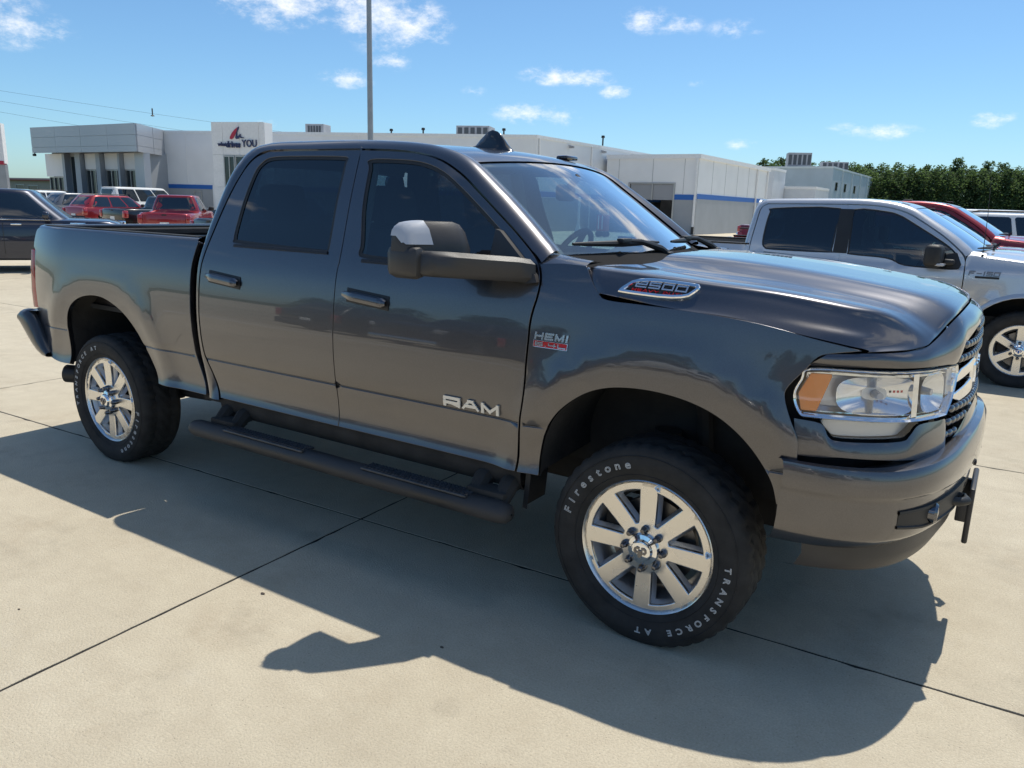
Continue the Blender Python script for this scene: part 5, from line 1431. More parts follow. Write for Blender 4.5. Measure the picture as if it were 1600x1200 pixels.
    lo_ = crv([(.05, .900), (.14, .900), (.19, .905), (.25, .905), (.40, .902), (.46, .900), (.52, .893), (.58, .880), (.64, .862), (.69, .848), (.73, .84), (.76, .845), (.86, .885), (.98, .930), (1.10, .955), (SC_, .962)], 4)
    strip("lower_fascia", [FS(s, -.002)(*p) for p in up_], [FS(s, -.012)(*p) for p in lo_], .05, GREY, TR, m=6, out=(.9, s*.45, .1), even=False, smooth=50)
    m = MB(); m.grid([[FS(s, .11)(u, z) for z in (.55, .9, 1.3)] for u in (.0, .1, .2, .3, .4, .5, .6, .7, .8)]); m.build("front_backing", BLACKM, TR)

# grille: black backing, rows of rounded blocks, chrome bar with the nameplate
gr_o = [(u, z) for u, z in crv([(.70, .925), (.76, .925), (.82, .942), (.96, .998), (1.10, 1.016), (SC_, 1.022), (2*SC_-1.10, 1.016), (2*SC_-.96, .998), (2*SC_-.82, .942), (2*SC_-.76, .925), (2*SC_-.70, .925), (2*SC_-.69, 1.0), (2*SC_-.755, 1.20), (2*SC_-.80, 1.255), (2*SC_-.86, 1.29), (2*SC_-1.012, 1.325), (SC_, 1.338), (1.012, 1.325), (.86, 1.29), (.80, 1.255), (.755, 1.20), (.69, 1.0)], 2, closed=True)]
grl = panel("grille", gr_o, FS(1, .055), mat("grille black", (.008, .008, .009), rough=.4), TR, flip=-1, step=.09, edge=.05)
blk = None; FG1 = FS(1, .012)
for r_ in range(9):
    z = .952+.0455*r_
    for c_ in range(26):
        u = .70+.046*(c_+.5*(r_ % 2))
        if not in_poly((u, z), inset(gr_o, .014)) or (1.065 < z < 1.20 and abs(u-SC_) < .30) or (1.07 < z < 1.19 and (u < 1.12 or u > 2*SC_-1.12)): continue
        if blk is None:
            m = MB(); m.rbox((0, 0, 0), (.040, .042, .030), .0125, seg=3); m.box((-.02, 0, 0), (.03, .012, .012)); blk = m.build("grille_block", DCHROME, grl, smooth=60); o = blk
        else: o = blk.copy(); COL.objects.link(o)
        p = FG1(u, z); x, y = fpl(u); x1, y1 = fpl(u+.01); o.location = p; o.rotation_euler = (0, 0, math.atan2(y1-y, x1-x)+math.pi/2)
for s in (-1, 1):
    F1_ = FS(s, .002)
    ring_o = [(.745, 1.172), (1.085, 1.200), (1.115, 1.16), (1.095, 1.075), (.752, 1.060)]; ring_i = [(.765, 1.140), (.99, 1.160), (1.005, 1.120), (.765, 1.092)]
    cbar = panel("chrome_bar", chaikin(ring_o, 1), F1_, CHROME, TR, holes=[ring_i], flip=1 if s < 0 else -1, step=.04, edge=.02, flange=.05, rnd=.006)
plate = [(SC_-.20, 1.195), (SC_+.20, 1.195), (SC_+.18, 1.07), (SC_-.18, 1.07)]
npl = panel("nameplate", plate, FS(1, .004), DCHROME, grl, flip=-1, step=.06, edge=.03, flange=.04, rnd=.006)
m = MB(); letters(m, "RAM", lambda u, v, h: FS(1, .002-h)(2*SC_-u, v), SC_-.16, 1.098, .098, .066, .014, .020); m.build("lettering", CHROME, grl, smooth=30)

# bumper
BPP = crv([(.50, 1.000), (.62, .992), (.74, .958), (.86, .880), (.955, .740), (1.015, .55), (1.052, .32), (1.066, .15), (1.069, 0)], 5)
BPP = [(x, -y) for x, y in BPP]+[(x, y) for x, y in BPP[::-1][1:]]
m = MB(); rws = []
for x, y in BPP:
    c = max(0, min(1, (x-.5)/.5)); lowz = .60-.0*c; k = abs(y)
    top = .905+.045*max(0, 1-(k/.62)**2) if k < .62 else .905-.02*min(1, (k-.62)/.3)
    sx = Vector((x, y)).normalized()
    q = lambda d, z: (x+d*(.35+.65*c), y+d*math.copysign(.35, y)*(k/1.0)**2, z)
    rws.append([q(-.13, top-.012), q(-.045, top+.006), q(-.012, top), q(.0, top-.018), q(.004, top-.06), q(.002, .800), q(-.002, .790), q(-.016, .780), q(-.018, .765), q(-.022, .68), q(-.034, .63), q(-.040, .622), q(-.085, .585), q(-.16, .57)])
m.grid(rws); bmp = m.build("bumper", GREY, TR, smooth=42)
for s in (-1, 1):      # recess with hook and fog lamp
    pk = [p for p in BPP if p[1]*s > 0]; pk = sorted(pk, key=lambda p: abs(p[1])); pk = eqlen([Vector((x, y, 0)) for x, y in pk], 60)
    m = MB(); rws = []
    for k in range(14, 41):
        p = pk[k]; t_ = (pk[k+1]-pk[k-1]).normalized(); n_ = Vector((t_.y, -t_.x, 0)); n_ = n_ if n_.x > 0 else -n_
        f = (k-14)/26; zt = .752-.012*f; zb = .655+.03*max(0, abs(f-.5)*2-.5)
        rws.append([tuple(p+n_*d+Vector((0, 0, z))) for z, d in ((zt, -.034), (zt-.002, -.010), (zt-.012, -.009), (zt-.016, -.014), (zb+.014, -.017), (zb+.010, -.012), (zb+.002, -.014), (zb, -.036))])
    m.grid(rws); m.build("lamp_pocket", BPLAS, bmp, smooth=35)
    m = MB(); m.tube([(.98, s*.47, .69), (1.035, s*.46, .69), (1.055, s*.43, .69), (1.045, s*.395, .69), (.98, s*.39, .69)], .017, 10); m.build("tow_hook", BLACKM, bmp, smooth=40)
    m = MB(); m.lathe([(.001, .012), (.030, .009), (.038, 0), (.038, -.03)], 20, axis='X', c=(.968, s*.68, .703)); m.build("fog_lamp", DCHROME, bmp, smooth=40)
    m = MB(); m.lathe([(.001, .006), (.012, .005), (.014, -.01)], 12, axis='X', c=(1.060, s*.26, .80)); m.build("parking_sensor", BLACKM, bmp, smooth=40)
m = MB(); m.rbox((1.068, 0, .54), (.022, .34, .24), .008); m.rbox((1.045, -.15, .56), (.05, .03, .10), .006); m.rbox((1.045, .15, .56), (.05, .03, .10), .006); m.build("plate_bracket", GPLAS, bmp, smooth=40)
m = MB(); m.grid([[(x-.07, y*.93, .585), (x-.065, y*.93, .53), (x-.09, y*.92, .475), (x-.14, y*.90, .46)] for x, y in BPP if x > .62]); m.build("air_dam", GPLAS, bmp, smooth=40)

# ---- towing mirrors
for s in (-1, 1):
    m = MB()
    # sail on the door corner
    tri = [(-.800, 1.628), (-.775, 1.622), (-.562, 1.452), (-.548, 1.425), (-.62, 1.412), (-.78, 1.430), (-.80, 1.47)]
    m.prism(tri, .001, .030, lambda u, v, h: (u, s*(yb(u, v)+h), v)); m.build("mirror_sail", GPLAS, TR, smooth=30)
    Lm_ = lambda x, y, z: (x, s*y, z)
    m = MB(); rws = []      # lower arm / housing running outwards
    for y, x0, x1, z0, z1 in ((.955, -.80, -.565, 1.418, 1.515), (1.02, -.83, -.60, 1.425, 1.525), (1.11, -.90, -.68, 1.432, 1.532), (1.20, -.97, -.76, 1.437, 1.540), (1.268, -1.01, -.83, 1.442, 1.543), (1.285, -1.0, -.85, 1.455, 1.530)):
        rr_ = .02
        rws.append([Lm_(x1-rr_, y, z0), Lm_(x1, y, z0+rr_), Lm_(x1-.004, y, z1-rr_), Lm_(x1-rr_-.01, y, z1), Lm_(x0+rr_, y, z1), Lm_(x0, y, z1-rr_), Lm_(x0, y, z0+rr_), Lm_(x0+rr_, y, z0)])
    m.grid(rws, closed=True); n8 = len(rws)*8; m.f.append(tuple(range(n8-8, n8))); mo = m.build("mirror", GPLAS, TR, smooth=40)
    m = MB(); rws = []      # upper shell with the glass
    for y, zz, xx in ((1.065, .78, -.05), (1.075, .93, -.05), (1.11, 1.0, -.06), (1.18, 1.0, -.09), (1.245, .99, -.135), (1.285, .93, -.165), (1.305, .75, -.185), (1.309, .5, -.19)):
        zt = 1.50+.155*zz; x1 = -.77+xx; x0 = -1.035
        rws.append([Lm_(x1, y, 1.47), Lm_(x1, y, 1.50+.06*zz), Lm_(x1-.02, y, zt-.03), Lm_(x1-.05, y, zt), Lm_(x0+.02, y, zt), Lm_(x0, y, zt-.02), Lm_(x0, y, 1.47)])
    m.grid(rws); m.f.append(tuple(range(7))[::-1]); m.f.append(tuple((len(rws)-1)*7+k for k in range(7))); m.build("mirror_shell", GPLAS, mo, smooth=45)
    m = MB(); m.rbox(Lm_(-.985, 1.27, 1.495), (.17, .085, .135), .035); m.build("mirror_shell", GPLAS, mo, smooth=45)
    m = MB(); rws = []
    for y, zz, xx in ((1.222, 1.0, -.119), (1.245, .99, -.135), (1.267, .965, -.150), (1.285, .93, -.165), (1.297, .85, -.176), (1.305, .75, -.185), (1.3085, .60, -.189)):
        zt = 1.50+.155*zz; x1 = -.77+xx; zl = max(1.566, 1.50+.06*zz)
        rws.append([Lm_(x1+.004, y+.0035, min(zl, zt-.008)), Lm_(x1-.010, y+.004, (min(zl, zt-.008)+zt)/2-.006), Lm_(x1-.018, y+.004, max(zt-.028, min(zl, zt-.008)+.004)), Lm_(x1-.048, y+.004, zt+.004), Lm_(x1-.075, y+.004, zt+.0045)])
    m.grid(rws); m.build("signal_lens", WHITEL, mo, smooth=50)
    m = MB(); m.rbox(Lm_(-1.038, 1.18, 1.560), (.010, .21, .15), .004); m.build("mirror_glass", CHROME, mo)

# ---- badges
for s in (-1, 1):
    flipx = 1 if s < 0 else -1

    def onside(d0, xm):
        return lambda u, v, h: ((u if s < 0 else 2*xm-u), s*(yb(u if s < 0 else 2*xm-u, v)+d0+h), v)
    m = MB(); letters(m, "RAM", onside(.001, -.856), -1.003, .837, .094, .048, .010, .0142, slant=.0, depth=.008); m.build("door_badge", WHITEB, TR)
    m = MB(); letters(m, "HEMI", onside(.001, -.460), -.538, 1.197, .042, .030, .006, .0085, slant=.12, depth=.006); hb = m.build("fender_badge", SILV, TR)
    m = MB(); m.prism([(-.542, 1.165), (-.380, 1.165), (-.380, 1.193), (-.542, 1.193)], 0, .004, onside(.001, -.460)); m.build("badge_plate", SILV, hb)
    m = MB(); m.prism([(-.539, 1.1675), (-.383, 1.1675), (-.383, 1.1905), (-.539, 1.1905)], .004, .0052, onside(.001, -.460)); m.build("badge_field", REDT, hb)
    m = MB(); letters(m, "6.4L", onside(.0062, -.460), -.532, 1.171, .038, .016, .006, .0042, depth=.002); m.build("lettering", SILV, hb)

# hood badge lies on the flank of the hood
def hood_pt(s):
    # flank surface between stations of the hood, parameterised by x and a height coordinate
    import bisect
    def f(x, v, h):
        # v: 0 lower edge .. 1 upper edge of the badge in metres of z from 1.40
        best = None
        for j in range(nj-1):
            hr0, hr1 = hrows[j], hrows[j+1]
            for i in range(len(hr0)-1):
                a = Vector(hr0[i]); b_ = Vector(hr0[i+1])
                if a.y < .70: continue
                z0, z1 = a.z, b_.z
                if min(z0, z1)-1e-6 <= v <= max(z0, z1)+1e-6:
                    t = (v-z0)/(z1-z0) if abs(z1-z0) > 1e-6 else 0
                    p = a.lerp(b_, t); c = Vector(hr1[i]); d = Vector(hr1[i+1])
                    q = c.lerp(d, min(1.5, max(-.5, (v-c.z)/(d.z-c.z) if abs(d.z-c.z) > 1e-6 else 0)))
                    if p.x <= x <= q.x or (j == nj-2):
                        k = (x-p.x)/(q.x-p.x) if abs(q.x-p.x) > 1e-6 else 0
                        pt = p.lerp(q, k); n = (b_-a).cross(c-a).normalized()
                        if n.y < 0: n = -n
                        pt = pt+n*h; return (pt.x, s*pt.y, pt.z)
        return (x, s*(.95+h), v)
    return f


for s in (-1, 1):
    # best-fit plane of the badge on the hood flank
    hp = hood_pt(1)
    c0 = [Vector(hp(x, 1.442-.045*(x+.19), 0)) for x in (-.17, -.03, .10)]
    cen = (c0[0]+c0[2])*.5; ux = (c0[2]-c0[0]).normalized()
    a_ = Vector(hp(-.03, 1.452, 0)); b_ = Vector(hp(-.03, 1.422, 0)); vz = (a_-b_).normalized(); vz = (vz-ux*vz.dot(ux)).normalized(); nn = ux.cross(vz)
    if nn.y < 0: nn = -nn
    def pl(u, v, h, cen=cen, ux=ux, vz=vz, nn=nn, s=s):
        uu = u if s < 0 else -u
        p = cen+ux*uu+vz*v+nn*(h+.002); return (p.x, s*p.y, p.z)
    oc = chaikin([(-.155, -.038), (.100, -.038), (.150, .012), (.150, .030), (.135, .040), (-.095, .040), (-.150, -.010), (-.162, -.030)], 2)
    ic = inset(oc, .0165)
    m = MB(); n = len(oc)
    lay = [(oc, -.012), (oc, .008), (inset(oc, .004), .012), (inset(oc, .0135), .010), (ic, .004)]
    vs = []
    for ol, h in lay: vs += [pl(u, v, h) for u, v in ol]
    m.add(vs, [(l*n+a, l*n+(a+1) % n, (l+1)*n+(a+1) % n, (l+1)*n+a) for l in range(len(lay)-1) for a in range(n)])
    bd = m.build("hood_badge", CHROME, TR, smooth=35)
    m = MB(); m.prism(ic, -.004, .0042, pl); m.build("badge_field", BLACKM, bd)
    m = MB(); letters(m, "2500", lambda u, v, h: pl(u, v, .0045+h), -.098, -.005, .045, .027, .0075, .0056, slant=.15, depth=.004); m.build("lettering", SILV, bd)
    m = MB(); letters(m, "HEAVY DUTY", lambda u, v, h: pl(u, v, .0045+h), -.108, -.0225, .0175, .0125, .0045, .0030, slant=.18, depth=.0025); m.build("lettering", REDT, bd)

for x, rz, lr in ((0.0, .41, 0), (-3.77, .413, 0)):
    for s in (-1, 1): make_wheel(TR, (x, s*.862, .41), s, letter_rot=(0 if x > -1 else 190))
# ------------------------------------------------------------------ the silver pickup beside it
SILVER = paint("silver paint", (.56, .57, .585), metal=.55, rough=.30, flake=.05)
SP = empty("pickup_truck", (1.24, 6.87, 0), label="silver crew cab pickup with black mirrors parked beyond the dark pickup's hood", cat="pickup truck")
_ys = pchip([.48, .60, .80, .95, 1.05, 1.15, 1.19, 1.24, 1.30, 1.36, 1.60, 1.86], [.93, .955, .985, .998, .998, .992, .985, .962, .952, .938, .862, .765])


def ys(x, z):
    y = _ys(z)
    if x > .2: y -= .10*((x-.2)/.6)**2
    if z < 1.1:
        k = min(1, (1.1-z)/.2)
        for cx in (0, -3.68):
            r = math.hypot(x-cx, z-.42)/.53; y += .030*k*(math.exp(-((r-1)/.15)**2) if r > 1 else 1)
    return y


S_FG = crv([(-1.80, 1.792), (-1.459, 1.778), (-1.32, 1.742), (-1.205, 1.682), (-.854, 1.475), (-.725, 1.375), (-.672, 1.29), (-.665, 1.215), (-.70, 1.196), (-.845, 1.192), (-1.184, 1.204), (-1.322, 1.255), (-1.454, 1.277), (-1.76, 1.292), (-1.79, 1.33), (-1.80, 1.6)], 3, closed=True)
S_RG = crv([(-1.955, 1.800), (-2.70, 1.783), (-2.745, 1.74), (-2.765, 1.60), (-2.770, 1.388), (-2.735, 1.318), (-2.627, 1.298), (-2.0, 1.300), (-1.965, 1.33), (-1.955, 1.6)], 3, closed=True)
S_BP = [(-1.875, 1.842), (-1.875, 1.30), (-1.870, .9), (-1.865, .60)]
S_FD = [(-1.865, .60), (-.625, .60)]+crv([(-.625, .60, 'c'), (-.618, .8), (-.608, 1.03), (-.612, 1.20), (-.620, 1.30), (-.687, 1.390), (-.862, 1.532), (-1.095, 1.680), (-1.25, 1.762), (-1.42, 1.812), (-1.60, 1.835), (-1.875, 1.842, 'c')], 3)[1:-1]+crv([p for p in S_BP], 2)[:-1]
S_RD = crv([(-1.875, 1.842, 'c'), (-2.70, 1.830), (-2.80, 1.818), (-2.856, 1.77), (-2.880, 1.60), (-2.910, 1.305), (-2.915, .95), (-2.86, .72), (-2.80, .60, 'c')], 3)+crv(S_BP[::-1], 2)
S_FARCH = [(-.50, .60), (-.495, .55)]
arc = lambda cx, R_, a0, a1, n: [(cx+R_*math.cos(R(a0+(a1-a0)*i/n)), .42+R_*math.sin(R(a0+(a1-a0)*i/n))) for i in range(n+1)]
S_FE = crv([(-.613, .60, 'c'), (-.606, .8), (-.596, 1.03), (-.600, 1.20), (-.607, 1.295), (-.585, 1.338), (-.50, 1.345), (-.43, 1.330), (-.10, 1.300), (.40, 1.255), (.70, 1.205, 'c'), (.72, 1.0), (.70, .70), (.62, .52, 'c')], 3)[:-1]+arc(0, .53, 12, 160, 16)+[(-.52, .60)]
S_BED = [(-2.835, .60)]+crv([(-2.875, .70), (-2.925, .95), (-2.920, 1.25), (-2.915, 1.36, 'c')], 3)[:-1]+[(-2.915, 1.36), (-4.68, 1.345), (-4.70, .62)]+arc(-3.68, .53, 160, 20, 16)[::1]+[(-3.12, .60)]
S_A = crv([(-2.83, .60), (-2.895, .74), (-2.922, .95), (-2.918, 1.305), (-2.888, 1.62), (-2.866, 1.775), (-2.80, 1.828), (-2.70, 1.840), (-1.875, 1.852), (-1.60, 1.846), (-1.41, 1.822), (-1.235, 1.772), (-1.085, 1.690), (-.852, 1.542), (-.677, 1.400), (-.615, 1.335)], 4)
S_B = crv([(-2.96, .90, .60), (-2.975, .93, .74), (-2.985, .95, .95), (-2.985, .93, 1.305), (-2.955, .82, 1.62), (-2.925, .74, 1.80), (-2.85, .69, 1.868), (-2.72, .66, 1.885), (-1.90, .65, 1.906), (-1.60, .655, 1.898), (-1.38, .665, 1.872), (-1.19, .68, 1.815), (-1.04, .70, 1.725), (-.80, .74, 1.572), (-.64, .775, 1.455), (-.57, .80, 1.395)], 4)
for s in (-1, 1):
    S = (lambda s: lambda x, z: (x, s*ys(x, z), z))(s); fl = 1 if s < 0 else -1
    fd = panel("door", inset(S_FD, .003), S, SILVER, SP, holes=[inset(S_FG, -.006)], flip=fl, step=.10, edge=.05)
    rd = panel("door", inset(S_RD, .003), S, SILVER, SP, holes=[inset(S_RG, -.006)], flip=fl, step=.10, edge=.05)
    panel("fender", S_FE, S, SILVER, SP, flip=fl, step=.10, edge=.05); panel("bed_side", S_BED, S, SILVER, SP, flip=fl, step=.12, edge=.06)
    panel("window", S_FG, S, SIDEG, fd, flip=fl, off=-.007, flange=.002, rnd=.001, step=.15, edge=.06)
    panel("window", S_RG, S, TINT, rd, flip=fl, off=-.007, flange=.002, rnd=.001, step=.15, edge=.06)
    m = MB(); m.grid([[(x, s*(ys(x, z)+.004), z) for x in (-1.950, -1.80)] for z in (1.30, 1.42, 1.55, 1.68, 1.795)]); m.build("pillar_cover", BPLAS, SP, smooth=40)
    for ol, dd in ((S_FG, fd), (S_RG, rd)):
        m = MB(); o1 = inset(ol, -.007); o2 = inset(ol, .013); n = len(ol)
        m.add([(x, s*(ys(x, z)-.003), z) for x, z in o1]+[(x, s*(ys(x, z)-.005), z) for x, z in o2], [(a, (a+1) % n, n+(a+1) % n, n+a) for a in range(n)]); m.build("window_seal", BPLAS, dd, smooth=60)
    for dd, x0 in ((fd, -1.80), (rd, -2.82)):
        m = MB(); m.rbox((x0+.12, s*(ys(x0+.1, 1.08)+.025), 1.08), (.22, .03, .035), .012); m.tube([(x0+.03, s*(ys(x0, 1.08)), 1.08), (x0+.03, s*(ys(x0, 1.08)+.02), 1.08)], .02, 8); m.build("door_handle", SILVER, dd, smooth=40)
    A = [(x, s*ys(x, z), z) for x, z in S_A]; B = [(x, s*y, z) for x, y, z in S_B]
    strip("cab_pillar", A, B, .24, SILVER, SP, m=8, even=False, smooth=70, out=lambda t, a, b, s=s: Vector((-.9 if a.x < -2.8 and a.z < 1.75 else (-.3 if a.x < -2.75 else .25 if a.x > -1.5 else 0), s, .9 if a.z > 1.70 else .4 if a.z > 1.45 else 0)))
    m = MB(); m.grid([[q, (q[0], q[1]-s*.04, q[2]), (q[0]+(.03 if q[0] < -2.75 else 0), q[1]-s*.04, q[2]-.04)] for q in A]); m.build("door_jamb", SILVER, SP)
    strip("cowl_corner", [(-.60, s*(ys(-.6, 1.335)-.002), 1.335), (-.50, s*(ys(-.5, 1.345)-.002), 1.345), (-.43, s*(ys(-.43, 1.33)-.002), 1.332)], [(-.57, s*.80, 1.395), (-.50, s*.80, 1.385), (-.43, s*.80, 1.372)], .15, SILVER, SP, n=8, m=5, out=(0, s*.6, 1))
    # arches, rocker, mirror, lamp
    for cx in (0, -3.68):
        P_ = arc(cx, .53, 0, 180, 20); m = MB(); m.grid([[(x, s*(ys(x, z)-.012), z), (x, s*.52, z)] for x, z in P_]); m.add([(x, s*.52, z) for x, z in P_], [tuple(range(21))]); m.build("wheel_housing", UNDER, SP, smooth=50)
        m = MB(); m.grid([[(cx+R_*math.cos(t), s*(ys(cx+R_*math.cos(t), .42+R_*math.sin(t))+d), .42+R_*math.sin(t)) for R_, d in ((.527, -.01), (.532, .006), (.572, .004), (.578, -.004))] for t in (R(8+164*i/24) for i in range(25))]); m.build("arch_moulding", SILVER, SP, smooth=50)
    m = MB(); m.grid([[(x, s*y, z) for y, z in ((.955, .615), (.962, .56), (.93, .47), (.82, .45))] for x in [-3.10+.1*i for i in range(26)]]); m.build("rocker_panel", BPLAS, SP, smooth=40)
    m = MB(); m.tube([(-2.85, s*1.02, .36), (-.6, s*1.02, .36)], .05, 10); m.build("running_board", BPLAS, SP, smooth=40)
    m = MB(); m.prism([(-.80, 1.345), (-.70, 1.37), (-.645, 1.25), (-.66, 1.205), (-.78, 1.20)], .001, .02, lambda u, v, h: (u, s*(ys(u, v)+h), v)); m.rbox((-.755, s*1.02, 1.27), (.10, .14, .06), .02); mo = m.build("mirror", BPLAS, SP, smooth=40)
    m = MB(); m.rbox((-.90, s*1.115, 1.33), (.17, .22, .24), .055, Matrix.Rotation(s*.15, 3, 'Z'), seg=4); m.build("mirror_shell", BPLAS, mo, smooth=60)
    m = MB(); m.rbox((-.835, s*1.165, 1.245), (.10, .12, .028), .01, Matrix.Rotation(s*.15, 3, 'Z')); m.build("signal_lens", WHITEL, mo, smooth=40)
    m = MB(); m.rbox((.74, s*.72, 1.06), (.20, .36, .26), .03, Matrix.Rotation(-s*.28, 3, 'Z')); m.build("headlight", WHITEL, SP, smooth=40)
    m = MB(); m.rbox((-4.66, s*.915, 1.08), (.10, .13, .42), .02); m.build("tail_light", REDL, SP, smooth=40)
    def on(u, v, h, s=s): uu = u if s < 0 else -.86-u; return (uu, s*(ys(uu, v)+.001+h), v)
    m = MB(); letters(m, "F-150", on, -.565, 1.145, .058, .048, .008, .010, slant=.15, depth=.006); bg = m.build("fender_badge", mat("badge outline grey", (.22, .22, .23), rough=.3, metal=.6), SP)
    m = MB(); m.prism([(-.50, 1.118), (-.28, 1.118), (-.28, 1.140), (-.50, 1.140)], 0, .005, on); m.build("badge_plate", BLACKM, bg)
m = MB(); m.grid([[(x+.05*(1-t*t)*max(0, (x+1.9)/.7)**2, y*t, z+.022*(1-t*t)) for t in [-1+k/6 for k in range(13)]] for x, y, z in [p for p in S_B if p[0] < -1.18 and p[2] > 1.80]]); m.build("roof", SILVER, SP, smooth=60)
wA = [p for p in S_B if p[0] > -1.20 and p[2] < 1.83]
m = MB(); m.grid([[(x+(.05+.10*i/(len(wA)-1))*(1-t*t), y*t*.99, z-.003+.02*(1-t*t)*(1-i/(len(wA)-1))) for t in [-1+k/8 for k in range(17)]] for i, (x, y, z) in enumerate(wA)]); m.build("windshield", WSG, SP, smooth=60)
h1 = [(-.44, 0, 1.40), (-.10, 0, 1.39), (.30, 0, 1.355), (.62, 0, 1.30), (.80, 0, 1.235)]; h2 = [(-.46, .45, 1.395), (-.10, .45, 1.38), (.30, .45, 1.345), (.62, .45, 1.285), (.79, .44, 1.22)]
h3 = [(-.47, .62, 1.372), (-.10, .62, 1.352), (.30, .60, 1.318), (.60, .60, 1.265), (.77, .58, 1.205)]; h4 = [(-.43, .86, 1.360), (-.10, .87, 1.325), (.30, .85, 1.285), (.56, .80, 1.245), (.72, .76, 1.195)]; h5 = [(-.42, .935, 1.335), (-.10, .945, 1.303), (.30, .925, 1.264), (.54, .88, 1.235), (.70, .83, 1.185)]
hh = [crv(c, 4) for c in (h1, h2, h3, h4, h5)]; rws = []
for j in range(len(hh[0])):
    half = crv([c[j] for c in hh], 4); rws.append([(x, -y, z) for x, y, z in half[::-1]]+[(x, y, z) for x, y, z in half[1:]])
m = MB(); m.grid(rws); m.build("hood", SILVER, SP, smooth=60)
m = MB(); m.grid([[(-.57+.14*(1-t*t), t*.80, 1.388), (-.46+.03*(1-t*t), t*.86, 1.350)] for t in [-1+k/8 for k in range(17)]]); m.build("cowl", BPLAS, SP)
for y0, y1 in ((-.08, -.70), (.64, .04)):
    m = MB(); m.tube([(-.56+.15*(1-((y0+(y1-y0)*k/6)/.8)**2), y0+(y1-y0)*k/6, 1.418) for k in range(7)], [.006, .012, .015, .017, .015, .012, .006], 8); m.tube([(-.40, y0+.04, 1.385), (-.47+.12*(1-((y0+y1)/1.6)**2), (y0+y1)/2, 1.43)], .014, 8); m.build("wiper", BPLAS, SP, smooth=40)
m = MB(); m.rbox((.83, 0, 1.02), (.12, 1.10, .38), .03); m.build("grille", DCHROME, SP, smooth=40)
m = MB(); rws = [[(x, y*k, z) for k, z in ((1, .80), (1.01, .76), (1.01, .58), (.98, .50))] for x, y in crv([(.62, -1.0), (.80, -.90), (.92, -.6), (.96, 0), (.92, .6), (.80, .90), (.62, 1.0)], 3)]; m.grid(rws); m.build("bumper", CHROME, SP, smooth=40)
m = MB(); m.rbox((-4.70, 0, 1.0), (.06, 1.62, .66), .02); m.build("tailgate", SILVER, SP, smooth=40)
m = MB(); m.rbox((-4.80, 0, .60), (.16, 1.9, .18), .03); m.build("bumper", CHROME, SP, smooth=40)
m = MB(); m.box((-3.82, 0, .95), (1.75, 1.5, .03)); m.box((-2.98, 0, 1.15), (.03, 1.6, .42)); m.build("bed_floor", LINER, SP)
for s in (-1, 1):
    m = MB(); m.rbox((-3.80, s*.905, 1.352), (1.76, .10, .02), .006); m.build("bed_rail", BPLAS, SP)
bk = crv([(-.88, .62, 'c'), (.88, .62, 'c'), (.93, 1.2), (.82, 1.60), (.70, 1.84), (.5, 1.885), (-.5, 1.885), (-.70, 1.84), (-.82, 1.60), (-.93, 1.2)], 3, closed=True); rwn = crv([(-.62, 1.42), (.62, 1.42), (.56, 1.76), (-.56, 1.76)], 4, closed=True)
SB2 = lambda u, v: (-2.965+.20*max(0, v-1.4)**2, u, v)
cb2 = panel("cab_back", bk, SB2, SILVER, SP, holes=[rwn], flip=-1, step=.2, edge=.08); panel("window", rwn, SB2, SIDEG, cb2, flip=-1, off=-.005, flange=.002, step=.3, edge=.1)
m = MB(); m.box((-1.75, 0, .62), (4.9, 1.6, .18)); m.box((-1.8, 0, .80), (2.2, 1.7, .1)); m.build("chassis", UNDER, SP)
for x in (-1.55, -2.5):
    for s in (-1, 1): m = MB(); m.rbox((x, s*.42, 1.12), (.16, .52, .62), .06, Matrix.Rotation(-.2, 3, 'Y')); m.rbox((x-.08, s*.42, 1.52), (.10, .28, .18), .04); m.rbox((x+.25, s*.42, .90), (.5, .52, .16), .05); m.build("seat", CLOTH, SP, smooth=40)
m = MB(); m.grid([[(-.60+.1*(1-(y/.85)**2), y, 1.37), (-.82, y, 1.355), (-1.0, y, 1.28), (-.98, y, .9)] for y in [-.85+.17*i for i in range(11)]]); m.build("dashboard", DASH, SP, smooth=40)
m = MB(); a0 = Vector((-1.12, .42, 1.25)); e1 = Vector((0, 1, 0)); e2 = Vector((.45, 0, .89)); m.tube([a0+e1*.19*math.cos(t)+e2*.19*math.sin(t) for t in (2*math.pi*k/20 for k in range(21))], .018, 8, cap=False); m.rbox(a0, (.06, .3, .06), .02); m.build("steering_wheel", BPLAS, SP, smooth=40)
m = MB(); m.lathe([(.001, .05), (.014, .045), (.018, .0)], 12, c=(-.465, -.925, 1.318)); m.tube([(-.465, -.925, 1.36), (-.475, -.925, 1.75), (-.50, -.925, 2.16)], [.0040, .0032, .002], 6); m.build("antenna", BPLAS, SP, smooth=40)
m = MB(); m.rbox((-1.33, -.20, 1.918), (.10, .06, .02), .008); m.build("clearance_lamp", BPLAS, SP, smooth=40)
for x in (0, -3.68):
    for s in (-1, 1): make_wheel(SP, (x, s*.845, .395), s, R0=.405, rr=.262, flat=.392, style='six', spokes=6, letters_on=False)


def recolour(root, old, new):
    for o in [root]+list(root.children_recursive):
        if o.type == 'MESH':
            for i, sl in enumerate(o.material_slots):
                if sl.material == old: sl.link = 'OBJECT'; sl.material = new


